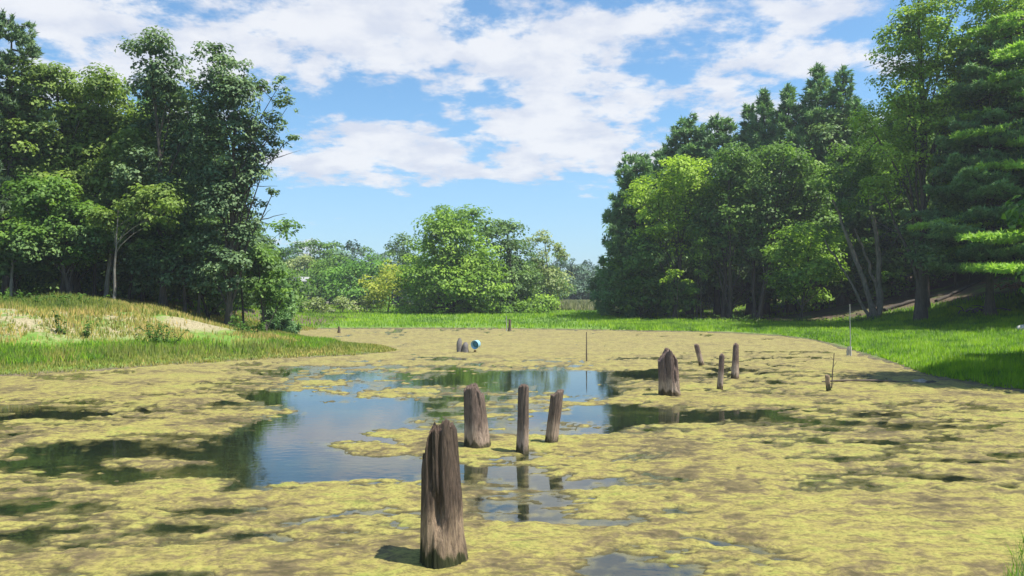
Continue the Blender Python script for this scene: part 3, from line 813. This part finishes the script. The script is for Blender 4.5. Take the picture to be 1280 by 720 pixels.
broad_tree('broadleaf_bush', 'round green bush at the pond end of the left wood', 34.5, 335,
    [(322, 325, 18, 22), (338, 350, 18, 20), (325, 372, 18, 16), (350, 372, 12, 16), (310, 350, 14, 20)], 'mid', .10, cat='bush')
pine_tree('small_conifer', 'small dark pointed conifer between the round bush and the far hedge', (350 - 640) / F * 37, 37, 3.4, 'needle', profile=lambda f: .85 * (1 - f) + .12, clear=.15, lev=.25, per=6, dens=1.3)
pine_tree('ragged_pine', 'dark pine with open tufted branches at the top left corner', (8 - 640) / F * 34, 34, 13.4, 'bluish', yaw=.4, profile=lambda f: 2.3 * (1 - f) ** .5 + .35, clear=4.0, lev=.62, per=4, dens=.9, skip=.22, upturn=.2)
pine_tree('ragged_pine', 'dark pine just outside the left edge', (-75 - 640) / F * 33, 33, 15.8, 'bluish', yaw=1.4, profile=lambda f: 2.6 * (1 - f) ** .6 + .35, clear=3.0, lev=.7, per=5, dens=.7)
# slim trunks seen in the gloom of the left wood
def bare_trunk(name, label, px, Y, pyt, r, mat, lean=0, group='trunks in the gloom of the left wood'):
    x = (px - 640) / F * Y; zb = tz(x, Y) - .1
    h = EYE + (374 - pyt) / F * Y - zb
    root = empty(name, (x, Y, zb)); tag(root, label, 'tree', group)
    pts = curve((0, 0, 0), (lean, .1, h), 9, 0, .04)
    rad = np.linspace(r, r * .6, 9); rad[0] *= 1.4
    g = Geo(); V, Fc = tube(pts, rad, 9); g.add(V, Fc)
    ends = []
    for k in range(5):
        i = random.randint(5, 8); e = pts[i] + rand_dir(1)[0] * np.array([1.2, 1.2, .4]) + np.array([0, 0, .5])
        V, Fc = tube(curve(pts[i], e, 5, .05, .2), np.linspace(r * .4, r * .1, 5), 5); g.add(V, Fc); ends.append(e)
    link('trunk', g.mesh('trunk', True), M[mat], root)
    V, Fc, T = broad_crown([(e, np.array([.8, .8, .5])) for e in ends], Y, 1)
    link('crown', mesh_np('crown', V, Fc, T), M['dark'], root)
for px, Y, pt, r, mt, lb in [(76, 33, 300, .13, 'bark', 'dark twin trunk, left one, at the light gap in the left wood'), (88, 33.2, 295, .12, 'bark', 'dark twin trunk, right one, at the light gap in the left wood'),
                         (14, 31, 310, .07, 'bark_pale', 'slim leaning trunk at the far left edge of the wood'), (118, 34, 290, .09, 'bark', 'brownish trunk right of the light gap in the left wood'),
                         (131, 33, 285, .10, 'bark_pale', 'grey trunk beside the slim pale trunk in the left wood'), (160, 35, 300, .08, 'bark', 'slim dark trunk between the pale trunk and the tall dark tree'),
                         (232, 34, 300, .08, 'bark', 'slim dark trunk between the two tall dark trees'), (248, 36, 310, .07, 'bark_pale', 'thin greyish trunk left of the ragged tall tree'), (305, 35, 330, .06, 'bark', 'thin trunk at the pond end, right of the ragged tall tree')]:
    bare_trunk('slim_tree', lb, px, Y, pt, r, mt, random.uniform(-.3, .3))

# ================================================================== trees: far middle
broad_tree('broadleaf_tree', 'big bright green tree in the centre of the far shore', 68, 565,
    [(558, 300, 32, 30), (534, 322, 30, 28), (590, 322, 32, 32), (548, 352, 38, 26), (600, 356, 34, 28), (516, 350, 26, 22), (566, 278, 20, 18), (545, 288, 22, 20), (580, 374, 30, 18), (528, 374, 28, 18), (576, 336, 28, 28), (606, 338, 22, 20), (550, 386, 34, 9), (596, 386, 32, 9), (520, 386, 24, 9)], 'bright', .34, leaf=.8)
broad_tree('broadleaf_tree', 'darker green trees behind the big bright central tree, highest top', 74, 588,
    [(562, 266, 18, 13), (594, 276, 20, 15), (575, 272, 16, 12), (585, 292, 28, 20), (612, 300, 16, 20)], 'mid', .3, leaf=.8)
broad_tree('broadleaf_tree', 'darker green tree with a narrow rounded top right of the big central tree', 72, 645,
    [(615, 282, 15, 18), (642, 288, 20, 14), (632, 280, 12, 10), (628, 308, 16, 22), (646, 322, 18, 24), (645, 355, 24, 24), (660, 352, 14, 22), (625, 372, 24, 16), (655, 378, 24, 12), (630, 340, 18, 20)], 'dark', .28, leaf=.8)
broad_tree('airy_tree', 'thin airy grey green tree with arching branches right of the central group', 78, 690,
    [(680, 296, 20, 10), (698, 308, 11, 9), (668, 305, 13, 14), (676, 325, 14, 14), (690, 350, 16, 18), (703, 316, 6, 6), (672, 345, 16, 22)], 'grey', .2, bark='bark_pale', dens=1.1, leaf=.75)
broad_tree('shrub', 'rounded light green shrub at the foot of the airy tree', 69, 680, [(675, 374, 22, 13), (692, 380, 12, 8), (655, 380, 15, 10)], 'bright', .1, leaf=.75, cat='shrub')
broad_tree('shrub', 'yellowish pale shrub at the left foot of the big central tree', 72, 485, [(488, 345, 18, 18), (478, 368, 18, 18), (500, 362, 16, 22), (466, 352, 12, 14)], 'yellow', .12, leaf=.75, cat='shrub')
broad_tree('round_tree', 'small dark round topped tree behind, left of the big central tree', 105, 502, [(505, 301, 14, 11), (493, 309, 10, 9), (508, 318, 12, 12)], 'dark', .25, leaf=.7)
broad_tree('broadleaf_tree', 'emerald green tree left of the yellowish shrub', 88, 445, [(455, 335, 24, 17), (428, 348, 24, 18), (465, 360, 24, 18), (440, 365, 26, 16), (472, 332, 14, 12)], 'emerald', .25, leaf=.75)
broad_tree('broadleaf_tree', 'grey green tree beside the emerald one, above the low hedge', 96, 405, [(405, 335, 20, 13), (390, 350, 20, 16), (420, 328, 16, 10), (412, 358, 20, 16)], 'mid', .22, leaf=.7)
broad_tree('broadleaf_tree', 'greyish hazy tree just right of the left wood', 104, 375, [(375, 330, 16, 12), (362, 345, 16, 16), (385, 322, 10, 8), (378, 362, 18, 14)], 'grey', .22, leaf=.7)
for (px, py, Y, mt, w, lb) in [(372, 364, 86, 'mid', 20, 'green shrub half hiding the shed among the far left trees'), (375, 380, 72, 'mid', 16, 'low green shrub by the left wood, on the far shore'), (402, 384, 71, 'grey', 15, 'grey green willow shrub, left of three on the far shore'),
                        (428, 383, 70, 'grey', 15, 'grey green willow shrub, middle of three on the far shore'), (455, 384, 72, 'grey', 14, 'grey green willow shrub, right of three on the far shore'),
                        (505, 384, 70, 'grey', 13, 'grey green shrub before the left side of the big central tree'), (620, 386, 67, 'mid', 14, 'dark green shrub before the right side of the big central tree')]:
    broad_tree('shrub', lb, Y, px, [(px - w * .4, py, w * .8, 12), (px + w * .5, py + 1, w * .75, 10), (px, py - 7, w * .6, 9)], mt, .08, leaf=.75, cat='shrub')
# small pale roofed shed among the far left trees
def shed():
    X = (374 - 640) / F * 92; Y = 92.; z0 = tz(X, Y)
    zr = EYE + (374 - 348) / F * Y
    root = empty('shed', (X, Y, z0)); tag(root, 'small grey shed with a pale roof half hidden among the far left trees', 'shed')
    h = zr - z0
    def box(x0, x1, y0, y1, a, b_):
        V = np.array([(x, y, z) for z in (a, b_) for y in (y0, y1) for x in (x0, x1)], float)
        return V, np.array([(0, 1, 3, 2), (4, 6, 7, 5), (0, 4, 5, 1), (2, 3, 7, 6), (0, 2, 6, 4), (1, 5, 7, 3)])
    link('wall', mesh_np('wall', *box(-.8, .8, 0, 2.4, -.2, h - .4)), simple_mat('shed_boards', (.13, .14, .12), .8), root)
    V = np.array([(-1., -.3, h - .42), (1., -.3, h - .42), (1., 1.2, h + .15), (-1., 1.2, h + .15), (-1., 2.7, h - .42), (1., 2.7, h - .42)])
    V = np.vstack([V, V + np.array([0, 0, .08])])
    Fq_ = [(0, 3, 2, 1), (3, 4, 5, 2), (6, 7, 8, 9), (9, 8, 11, 10), (0, 1, 7, 6), (4, 10, 11, 5), (0, 6, 9, 3), (3, 9, 10, 4), (1, 2, 8, 7), (2, 5, 11, 8)]
    link('roof', mesh_np('roof', V, np.array(Fq_)), simple_mat('pale_roof', (.30, .31, .30), .8), root)
    link('door', mesh_np('door', *box(-.4, .4, -.04, -.002, -.1, 1.9)), simple_mat('shed_door', (.12, .11, .10), .7), root)
shed()

# ================================================================== trees: right wood
pine_tree('white_pine', 'feathery dark green pine at the left end of the right wood', (797 - 640) / F * 58, 58, 12.8, 'needle', profile=lambda f: 3.0 * (1 - f) ** .55 + .3, clear=.5, lev=.5, per=6, dens=1.0)
broad_tree('broadleaf_tree', 'yellow green tree at the left end of the right wood', 54, 842,
    [(812, 238, 22, 20), (845, 218, 28, 22), (868, 238, 26, 24), (830, 262, 26, 22), (806, 270, 14, 16), (866, 208, 16, 14), (848, 290, 24, 20), (820, 295, 22, 18), (795, 245, 16, 18), (800, 295, 16, 16), (840, 240, 26, 22), (860, 265, 20, 20)], 'fresh', .22, leaf=.8)
pine_tree('white_pine', 'dark pine behind the yellow green tree, rounded first top from the left', (830 - 640) / F * 62, 62, 14.4, 'needle', profile=lambda f: 3.6 * (1 - f) ** .5 + .3, clear=2, lev=.55, per=6)
pine_tree('white_pine', 'dark pine behind the yellow green tree, second top from the left', (862 - 640) / F * 61, 61, 16.2, 'needle', profile=lambda f: 3.6 * (1 - f) ** .55 + .3, clear=3, lev=.55, per=6)
pine_tree('white_pine', 'dark pine with blunt top in the middle of the skyline of the right wood', (896 - 640) / F * 60, 60, 16.4, 'needle', profile=lambda f: 3.4 * (1 - f) ** .5 + .3, clear=3, lev=.55, per=6)
pine_tree('spruce', 'narrow pointed spruce left of the highest conifers', (937 - 640) / F * 60, 60, 17.2, 'needle', profile=lambda f: 3.5 * (1 - f) ** 1.0 + .15, clear=4, lev=.42, per=6, upturn=.3)
pine_tree('spruce', 'narrow pointed spruce right next to the first narrow one', (956 - 640) / F * 59, 59, 18.2, 'needle', profile=lambda f: 3.5 * (1 - f) ** 1.0 + .15, clear=4, lev=.42, per=6, upturn=.3)
pine_tree('spruce', 'high conifer with full crown left of the highest one', (988 - 640) / F * 58, 58, 18.0, 'needle', profile=lambda f: 4.1 * (1 - f) ** .95 + .15, clear=4, lev=.5, per=6, upturn=.3)
pine_tree('spruce', 'highest conifer on the skyline of the right wood', (1022 - 640) / F * 57, 57, 19.0, 'needle', profile=lambda f: 4.5 * (1 - f) ** .95 + .15, clear=4, lev=.5, per=6, upturn=.3)
pine_tree('spruce', 'conifer right of the highest one, touching the big broad tree', (1052 - 640) / F * 56, 56, 18.2, 'needle', profile=lambda f: 4.1 * (1 - f) ** .95 + .15, clear=4, lev=.5, per=6, upturn=.3)
broad_tree('broadleaf_tree', 'mid green rounded tree in the middle of the right wood, left of two', 53, 912,
    [(900, 238, 30, 26), (925, 262, 28, 26), (895, 275, 26, 24), (918, 300, 30, 26), (888, 315, 22, 22), (935, 315, 24, 24), (875, 290, 20, 20), (905, 205, 26, 22), (880, 250, 20, 22)], 'mid', .24, leaf=.85)
broad_tree('broadleaf_tree', 'mid green rounded tree in the middle of the right wood, right of two', 52, 948,
    [(942, 212, 28, 22), (975, 200, 30, 24), (1003, 210, 22, 24), (960, 240, 34, 26), (1000, 245, 30, 26), (950, 275, 30, 26), (990, 275, 30, 24), (965, 305, 26, 22), (1020, 240, 24, 24), (940, 240, 24, 24), (1025, 275, 20, 20)], 'mid', .26, leaf=.85)
broad_tree('broadleaf_tree', 'bright green low spreading tree in front of the leaning trunks', 48, 1000,
    [(1008, 298, 38, 20), (1035, 322, 28, 22), (980, 325, 28, 24), (1005, 345, 34, 22), (1045, 345, 18, 16), (975, 355, 24, 20), (1015, 368, 30, 14)], 'bright', .16, leaf=.85)
broad_tree('sapling', 'bright yellow green sapling cluster at the dark wood edge', 52, 846, [(845, 341, 17, 9), (832, 348, 9, 6), (856, 350, 9, 6)], 'fresh', .06, leaf=.75, cat='sapling')
broad_tree('sapling', 'narrow drooping light green sapling left of the dark trunks', 52, 876, [(876, 296, 13, 13), (880, 318, 12, 14), (874, 340, 9, 14), (868, 362, 8, 10)], 'bright', .07, leaf=.75, cat='sapling')
broad_tree('understory_tree', 'dark shaded low tree at the left end of the right wood', 55, 800, [(790, 355, 24, 22), (812, 365, 22, 18), (828, 345, 20, 26), (785, 375, 18, 14), (850, 365, 26, 18), (775, 340, 16, 24), (800, 320, 24, 26), (815, 383, 26, 10)], 'mid', .1)
broad_tree('understory_tree', 'dark shaded low tree between the dark trunks of the right wood', 56, 900, [(900, 345, 24, 16), (925, 340, 22, 18), (960, 330, 28, 26), (885, 330, 24, 20), (965, 365, 26, 16), (1060, 360, 22, 18)], 'dark', .12)
# leaning many stemmed tree with pale stems
def leaning_tree():
    Y = 45.; X = (1096 - 640) / F * Y; z0 = tz(X, Y) - .1
    root = empty('leaning_tree', (X, Y, z0)); tag(root, 'leaning tree with several bare pale stems and a sparse leafy top', 'tree')
    off = np.array([X, Y, z0])
    for (a, b_, r) in [((1094, 384), (1040, 250), .14), ((1098, 384), (1085, 225), .15), ((1090, 384), (1062, 300), .09), ((1100, 384), (1068, 285), .10), ((1087, 384), (1030, 300), .08)]:
        e = P3(b_[0], b_[1], Y + random.uniform(-.5, .5)) - off
        s0 = P3(a[0], a[1], Y) - off; s0[2] = 0
        midp = s0 + (e - s0) * .45 + np.array([random.uniform(.3, .6), 0, -.1])
        t = np.linspace(0, 1, 12)[:, None]
        p = (1 - t) ** 2 * s0 + 2 * t * (1 - t) * midp + t * t * e + rng.normal(size=(12, 3)) * .04
        link('stem', mesh_np('stem', *tube(p, np.linspace(r * 1.3, r * .5, 12), 9), smooth=True), M['bark_pale'], root)
    lobes = [(1062, 205, 26, 20), (1092, 196, 24, 22), (1035, 226, 20, 18), (1075, 232, 22, 12), (1110, 222, 20, 22), (1086, 262, 7, 22), (1082, 300, 6, 18), (1105, 345, 18, 6), (1050, 262, 10, 10), (1118, 260, 12, 16)]
    L3 = [(P3(px, py, Y) - off, np.array([rx, rx, ry]) / F * Y) for px, py, rx, ry in lobes]
    V, Fc, T = broad_crown(L3, Y, .85, .8)
    link('crown', mesh_np('crown', V, Fc, T), M['mid'], root)
leaning_tree()
broad_tree('broadleaf_tree', 'very tall bright broadleaf tree rising out of the top right of the photograph', 41, 1150,
    [(1112, 62, 26, 32), (1140, 42, 32, 34), (1178, 40, 38, 40), (1118, 112, 30, 34), (1160, 100, 36, 38), (1098, 152, 26, 30), (1140, 152, 36, 32), (1205, 78, 42, 42), (1185, 150, 38, 34), (1128, 195, 32, 26), (1165, 205, 30, 26), (1150, -10, 34, 30), (1200, -10, 46, 40), (1245, 30, 46, 46), (1245, 100, 44, 40), (1108, 235, 24, 24)],
    'fresh', .36, leaf=.8)
broad_tree('broadleaf_tree', 'darker broad tree behind the layered pine boughs at the right edge', 40, 1290,
    [(1230, 180, 44, 44), (1280, 140, 50, 50), (1200, 240, 40, 40), (1255, 250, 46, 44), (1180, 290, 34, 34), (1230, 310, 44, 36), (1290, 300, 46, 46), (1290, 40, 50, 60), (1160, 320, 24, 26)], 'dark', .34, leaf=.85)
root = pine_tree('white_pine', 'big pine with long level sunlit boughs reaching in from the right edge', 26.8, 38, 17.0, 'needle2', yaw=.15, profile=lambda f: 5.8 * (1 - f) ** .42 + .3, clear=2.6, lev=.78, per=5, layer=True, dens=1.15, upturn=.0, droop=-.09, skip=.16)
pine_tree('white_pine', 'pine with bare lower trunk standing on the brown slope at right', (1237 - 640) / F * 39, 39, 15, 'needle', profile=lambda f: 3.6 * (1 - f) ** .45 + .3, clear=3.0, lev=.6, per=6, layer=True, upturn=.08)
pine_tree('white_pine', 'pine outside the right edge behind the near boughs', 35, 37, 15, 'needle', profile=lambda f: 4.0 * (1 - f) ** .45 + .3, clear=2.0, lev=.8, per=5, layer=True, upturn=.08, dens=.6)
for px, Y, pt, r, lb in [(905, 54, 300, .20, 'thick dark trunk, left of two under the middle of the right wood'), (943, 53, 300, .16, 'dark trunk, right of two under the middle of the right wood'), (870, 55, 310, .10, 'slim trunk behind the drooping sapling'),
                     (1160, 44, 280, .11, 'slim dark trunk on the slope right of the leaning stems'), (1195, 50, 290, .12, 'slim dark trunk behind the fallen log on the slope')]:
    bare_trunk('slim_tree', lb, px, Y, pt, r, 'bark', random.uniform(-.4, .4), 'trunks in the gloom of the right wood')

# ================================================================== rows of trees deeper in the woods (copies)
def proto_lobes(kind):
    rs = np.random.default_rng(kind)
    L = []
    for k in range(11):
        f = k / 10
        L.append((np.array([rs.normal() * 1.3, rs.normal() * 1.3, 2.2 + 9.5 * f]), np.array([2.0, 2.0, 1.7]) * (1.15 - .5 * f)))
    return L
protos = []
for k, mt in enumerate(['dark', 'mid', 'dark']):
    L = proto_lobes(k)
    root = empty('deep_wood_tree', (0, 0, 0)); g = trunk_geo(np.zeros(3), np.array([.2, 0, 11.5]), .24, [c for c, r in L[2:]])
    link('trunk', g.mesh('trunk', True), M['bark'], root)
    V, Fc, T = broad_crown(L, 46, .9, .95); link('crown', mesh_np('crown', V, Fc, T), M[mt], root)
    tag(root, 'shaded tree deep inside the left wood', 'tree')
    protos.append([root, False])
def put(k, x, y, s, label, group, rz=None, zs=1.0):
    r = protos[k]; src = r[0]; rz = random.random() * 6.28 if rz is None else rz
    loc = (x, y, tz(x, y) - .1)
    if not r[1]:
        r[1] = True; src.location = loc; src.rotation_euler = (0, 0, rz); src.scale = (s, s, s * zs); src['label'] = label; src['group'] = group; return src
    return copy_tree(src, loc, rz, (s, s, s * zs), label, group)
LB = 'dark tree standing deep in the left wood behind its front row'
for px, Y, s in [(-40, 42, .95), (20, 43, .92), (75, 41, .80), (130, 43, .86), (185, 42, .90), (235, 43, .88), (270, 41, .72), (100, 50, .9), (170, 51, .9), (230, 50, .9), (30, 52, 1.0), (285, 48, .75), (-110, 40, 1.0)]:
    put(random.randrange(3), (px - 640) / F * Y, Y, s, LB, 'trees deep in the left wood')
LB = 'dark tree standing deep in the right wood behind its front row'
for px, Y, s in [(800, 66, .85), (835, 70, 1.0), (875, 66, 1.0), (910, 68, 1.1), (950, 66, 1.15), (985, 64, 1.15), (1020, 63, 1.15), (1060, 56, 1.05), (1095, 55, 1.1), (1130, 52, 1.1), (1165, 56, 1.1), (1200, 58, 1.2), (1240, 52, 1.1), (1280, 56, 1.2), (1330, 48, 1.1), (1380, 42, 1.1), (1075, 66, 1.2), (1140, 66, 1.2), (1220, 66, 1.3), (1300, 68, 1.3)]:
    put(random.randrange(3), (px - 640) / F * Y, Y, s, LB, 'trees deep in the right wood')
LB = 'tree beside the pond outside the photograph on the left'
for x, y, s in [(-30, 27, .95), (-34, 20, 1.0), (-40, 12, 1.0), (-38, 34, 1.0)]:
    put(random.randrange(3), x, y, s, LB, 'trees outside the left edge')
LB = 'tree beside the meadow outside the photograph on the right'
for x, y, s in [(30, 22, 1.0), (14.5, 15.9, .88), (16.9, 19.2, .72), (36, 34, 1.1)]:
    put(random.randrange(3), x, y, s, LB, 'trees outside the right edge')
# far belts
far = []
for k, mt in enumerate(['needle_far', 'needle_far', 'mid']):
    root = empty('far_tree', (0, 0, 0)); L = [(np.array([rng.normal() * .8, rng.normal() * .8, 1.6 + 1.35 * j]), np.array([2.2, 2.2, 1.5]) * (1.15 - .13 * j)) for j in range(6)]
    g = trunk_geo(np.zeros(3), np.array([0, 0, 8.]), .2, [c for c, r in L[2:]])
    link('trunk', g.mesh('trunk', True), M['bark'], root)
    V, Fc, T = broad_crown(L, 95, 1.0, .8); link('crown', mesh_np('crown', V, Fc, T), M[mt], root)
    tag(root, 'tree of the dark blue green belt beyond the pale far field', 'tree'); far.append([root, False])
protos_keep = protos; protos = far
for i in range(26):
    px = 655 + i * 6.5 + random.uniform(-3, 3); Y = random.uniform(142, 158)
    put(random.randrange(2), (px - 640) / F * Y, Y, random.uniform(.84, 1.0), 'tree of the dark blue green belt beyond the pale far field', 'far belt of trees beyond the field')
for i in range(34):
    px = 300 + i * 11.5 + random.uniform(-4, 4); Y = random.uniform(112, 128)
    s = random.uniform(.92, 1.14) * (1.0 if px < 480 else .85)
    put(2 if random.random() < .5 else 1, (px - 640) / F * Y, Y, s, 'tree of the hazy belt behind the emerald and central trees', 'far belt of trees behind the central group')

LB = 'low dense tree closing the view at the back of the left wood'
for i in range(18):
    px = -90 + i * 24 + random.uniform(-8, 8); Y = random.uniform(56, 66)
    put(2 if i % 3 else 0, (px - 640) / F * Y, Y, random.uniform(.75, .95), LB, 'trees closing the back of the left wood', zs=.9)
LB = 'low dense tree closing the view at the back of the right wood'
for i in range(22):
    px = 800 + i * 26 + random.uniform(-8, 8); Y = random.uniform(78, 88)
    put(0 if i % 3 else 2, (px - 640) / F * Y, Y, random.uniform(.9, 1.3), LB, 'trees closing the back of the right wood')

# ================================================================== grass
def blades(x, y, h, w, tint, lean=.35, n_seg=1):
    n = len(x)
    z = terrain(x, y) - .01
    a = rng.random(n) * 2 * pi
    s = np.stack([np.cos(a), np.sin(a), np.zeros(n)], -1) * (w * .5)[:, None]
    la = rng.random(n) * 2 * pi
    L = np.stack([np.cos(la), np.sin(la), np.zeros(n)], -1) * (h * lean * rng.random(n))[:, None]
    c = np.stack([x, y, z], -1)
    tip = c + L + np.array([0, 0, 1]) * h[:, None]
    V = np.stack([c - s, c + s, tip], 1).reshape(-1, 3)
    return V, np.arange(3 * n).reshape(n, 3), tint
def scatter(n, x0, x1, y0, y1, cond, ypow=1.0):
    """points with density falling off with distance"""
    X, Y_ = [], []
    tot = 0
    while tot < n:
        m = n * 2
        q = rng.random(m)
        y = y0 * (y1 / y0) ** q if ypow == 1 else y0 + (y1 - y0) * q
        x = x0 + (x1 - x0) * rng.random(m)
        k = (np.abs(x) < y * .80 + 1.5)
        k[k] = cond(x[k], y[k])
        X.append(x[k]); Y_.append(y[k]); tot += k.sum()
        if k.sum() == 0: break
    return np.concatenate(X)[:n], np.concatenate(Y_)[:n]
def grass(name, label, mat, parts):
    g = Geo()
    for p in parts: g.add(*p)
    o = link(name, g.mesh(name), M[mat]); tag(o, label, 'grass', kind='stuff'); return o
# right meadow and the strip along the far shore
def c_right(x, y):
    s = sdist(x, y); lim = 57.5 - .55 * np.maximum(x, 0)
    return (s > .22) & (x > 6) & (y < lim + 2) & (rng.random(len(x)) < sstep(lim + 2, lim - 4, y) + .15)
x, y = scatter(150000, 6, 42, 13.5, 60, c_right)
n = len(x); sdm = sdist(x, y)
cl = fbm(x, y, .9, 4, .6, k=1)
h = (.08 + .12 * sstep(0, 1.2, sdm)) * (.6 + .8 * rng.random(n)) * (.55 + .95 * cl)
grass('meadow_grass', 'lush bright green grass of the right bank', 'meadow', [blades(x, y, h, .0016 * y * (.6 + .8 * rng.random(n)) + .006, np.clip(cl * 1.3 - .2 + rng.normal(0, .12, n), 0, 1))])
def c_far(x, y):
    s = sdist(x, y); return (s > .1) & ((x < 8) | (y > 56)) & (y > 40) & (x > -32)
x, y = scatter(60000, -34, 26, 40, 112, c_far)
n = len(x); cl = fbm(x, y, .35, 4, .6, k=2)
grass('far_grass', 'bright green grass along the far shore of the pond', 'meadow', [blades(x, y, .19 * (.7 + .6 * rng.random(n)) * (.6 + .8 * cl), .0016 * y * (.6 + .8 * rng.random(n)), np.clip(cl * 1.3 - .2 + rng.normal(0, .06, n), 0, 1))])
x, y = scatter(22000, 4, 26, 78, 128, lambda x, y: (x > y * .055) & (x < y * .17), ypow=0)
n = len(x)
grass('pale_field_grass', 'pale silvery grass of the far field left of the right wood', 'reed', [blades(x, y, .7 * (.6 + .8 * rng.random(n)), .0016 * y * (.6 + .8 * rng.random(n)), rng.random(n))])
# left mound
def c_left(x, y):
    s = sdist(x, y)
    bare = fbm(x, y, .55, 4, .6, k=5)
    dens = np.where((s > 2.0) & (s < 7.5) & (x < -7), np.where(bare > .52, .10, .5), 1.0)
    hx = ((x + 11.6) / 1.5) ** 2 + ((y - 27.4) / 1.3) ** 2 + 1.2 * (fbm(x, y, 1.2, 3, k=4) - .5) < 1
    dens = np.where(hx, .03, dens)
    return (s > .0) & (x < -3.6) & (y < 46) & (rng.random(len(x)) < dens)
x, y = scatter(155000, -36, -3.6, 15.5, 46, c_left)
n = len(x); s_ = sdist(x, y); cl = fbm(x, y, .8, 4, .6, k=3)
dry = sstep(1.8, 3.2, s_) * sstep(9.5, 7, s_) * sstep(-6, -8, x)
hh = (.07 + .20 * sstep(0, 2.4, s_) * (.45 + .55 * sstep(-6, -9, x))) * (.6 + .8 * rng.random(n)) * (.5 + cl) * (1 - .45 * dry)
tn = np.clip(cl * .55 + .02 + rng.normal(0, .10, n) + dry * .60 * rng.random(n) ** .6 + .30 * sstep(2.6, .3, s_), 0, 1)
grass('mound_grass', 'green and straw coloured grass on the left mound and its spit', 'mound', [blades(x, y, hh, .0014 * y * (.6 + .8 * rng.random(n)) + .005, tn)])
# lush green band at the foot of the mound
x, y = scatter(14000, -30, -5, 15.5, 30, lambda x, y: (lambda s: (s > .9) & (s < 3.0) & (rng.random(len(x)) < sstep(.46, .60, fbm(x, y, .5, 3, k=7)) + .03))(sdist(x, y)) & (x < -6.5))
n = len(x)
grass('bank_weeds', 'lush green weeds along the foot of the left mound', 'meadow', [blades(x, y,   .22 * (.5 + .8 * rng.random(n)), .0015 * y * (.6 + .9 * rng.random(n)) + .006, np.clip(.05 + .55 * rng.random(n), 0, 1), lean=.7)])
# corner grass at the viewer's feet
x, y = scatter(5200, 3.0, 6.5, 4.2, 6.6, lambda x, y: (sdist(x, y) > .02) & (x < 6.5), ypow=0)
n = len(x)
grass('near_grass', 'broad green grass blades in the bottom right corner', 'blade', [blades(x, y, .16 * (.5 + .8 * rng.random(n)), np.full(n, .010), np.clip(.2 + .4 * rng.random(n), 0, 1), lean=.6)])

# ------------------------------------------------------------------ tall weeds, each a plant
def weed(label, px, py, Y, h, n, mat='weed', spread=.3, name='tall_weed', cat='weed'):
    X = (px - 640) / F * Y
    z0 = tz(X, Y) - .03
    g = Geo()
    cs, ns, ls = [], [], []
    for i in range(n):
        b0 = np.array([random.gauss(0, spread * .5), random.gauss(0, spread * .5), 0]); e = b0 + np.array([random.gauss(0, spread * .6), random.gauss(0, spread * .6), h * random.uniform(.6, 1.05)])
        pts = curve(b0, e, 6, 0, .12)
        V, Fc = tube(pts, np.linspace(.014, .005, 6), 4); g.add(V, Fc, np.full(len(Fc), .35))
        for k in range(16):
            t = random.uniform(.15, 1); p = b0 + (e - b0) * t
            d = rand_dir(1)[0] * np.array([1, 1, .35]); cs.append(p + d * .07); ns.append(unit(np.array([d[0] * .5, d[1] * .5, .8]))); ls.append(random.uniform(.09, .17))
    V, Fc = leaves_geo(np.array(cs), np.array(ns), np.array(ls), np.array(ls) * .4)
    g.add(V, Fc, rng.uniform(.2, .8, len(Fc)))
    o = link(name, g.mesh(name), M[mat]); o.location = (X, Y, z0); tag(o, label, cat)
weed('tall leafy dark green weed clump in the middle of the left mound', 203, 430, 23.5, .85, 20, spread=.45)
weed('thin tall weed left of the bare soil patch on the mound', 78, 420, 22.5, .8, 4, spread=.15)
weed('thin tall weed standing right of the bare soil patch on the mound', 108, 420, 22.8, .7, 3, spread=.12)
weed('leafy green weeds at the top of the mound at the left edge', 18, 385, 27, .7, 22, spread=.9)
weed('leafy weeds on the mound top before the dark twin trunks', 95, 385, 28, .45, 14, spread=.7)
weed('leafy green weeds at the right shoulder of the mound below the ragged tree', 312, 398, 28, .55, 16, spread=.6)
weed('tall thin weed at the crest of the mound below the ragged tree', 290, 390, 29, .6, 5, spread=.15)
weed('shaded fern like weeds at the edge of the right wood', 1010, 398, 47, .6, 20, spread=1.2)
weed('light green weeds before the dark trunks of the right wood', 930, 398, 50, .6, 20, spread=1.4)
weed('leafy weeds at the foot of the leaning stems', 1080, 392, 44, .6, 14, spread=.7)

# ------------------------------------------------------------------ summer haze
HZ = [(-712, -312, -3.0), (712, 712, 27.0)]
Vh = np.array([(x, y, z) for z in (HZ[0][2], HZ[1][2]) for y in (HZ[0][1], HZ[1][1]) for x in (HZ[0][0], HZ[1][0])], float)
hz = link('haze', mesh_np('haze', Vh, np.array([(0, 2, 3, 1), (4, 5, 7, 6), (0, 1, 5, 4), (2, 6, 7, 3), (0, 4, 6, 2), (1, 3, 7, 5)])))
mh = bpy.data.materials.new('haze'); mh.use_nodes = True
for n_ in list(mh.node_tree.nodes): mh.node_tree.nodes.remove(n_)
ho = mh.node_tree.nodes.new('ShaderNodeOutputMaterial'); hv = mh.node_tree.nodes.new('ShaderNodeVolumePrincipled')
hv.inputs['Color'].default_value = (.86, .92, 1.0, 1); hv.inputs['Density'].default_value = .0007; hv.inputs['Anisotropy'].default_value = .2
mh.node_tree.links.new(hv.outputs[0], ho.inputs['Volume'])
hz.data.materials.append(mh); tag(hz, 'thin summer haze', kind='stuff')

bpy.context.view_layer.update()
tot = sum(len(p.vertices) - 2 for me in bpy.data.meshes for p in ()) if False else sum(len(me.loops) - 2 * len(me.polygons) for me in bpy.data.meshes)
print('TRIANGLES', tot)
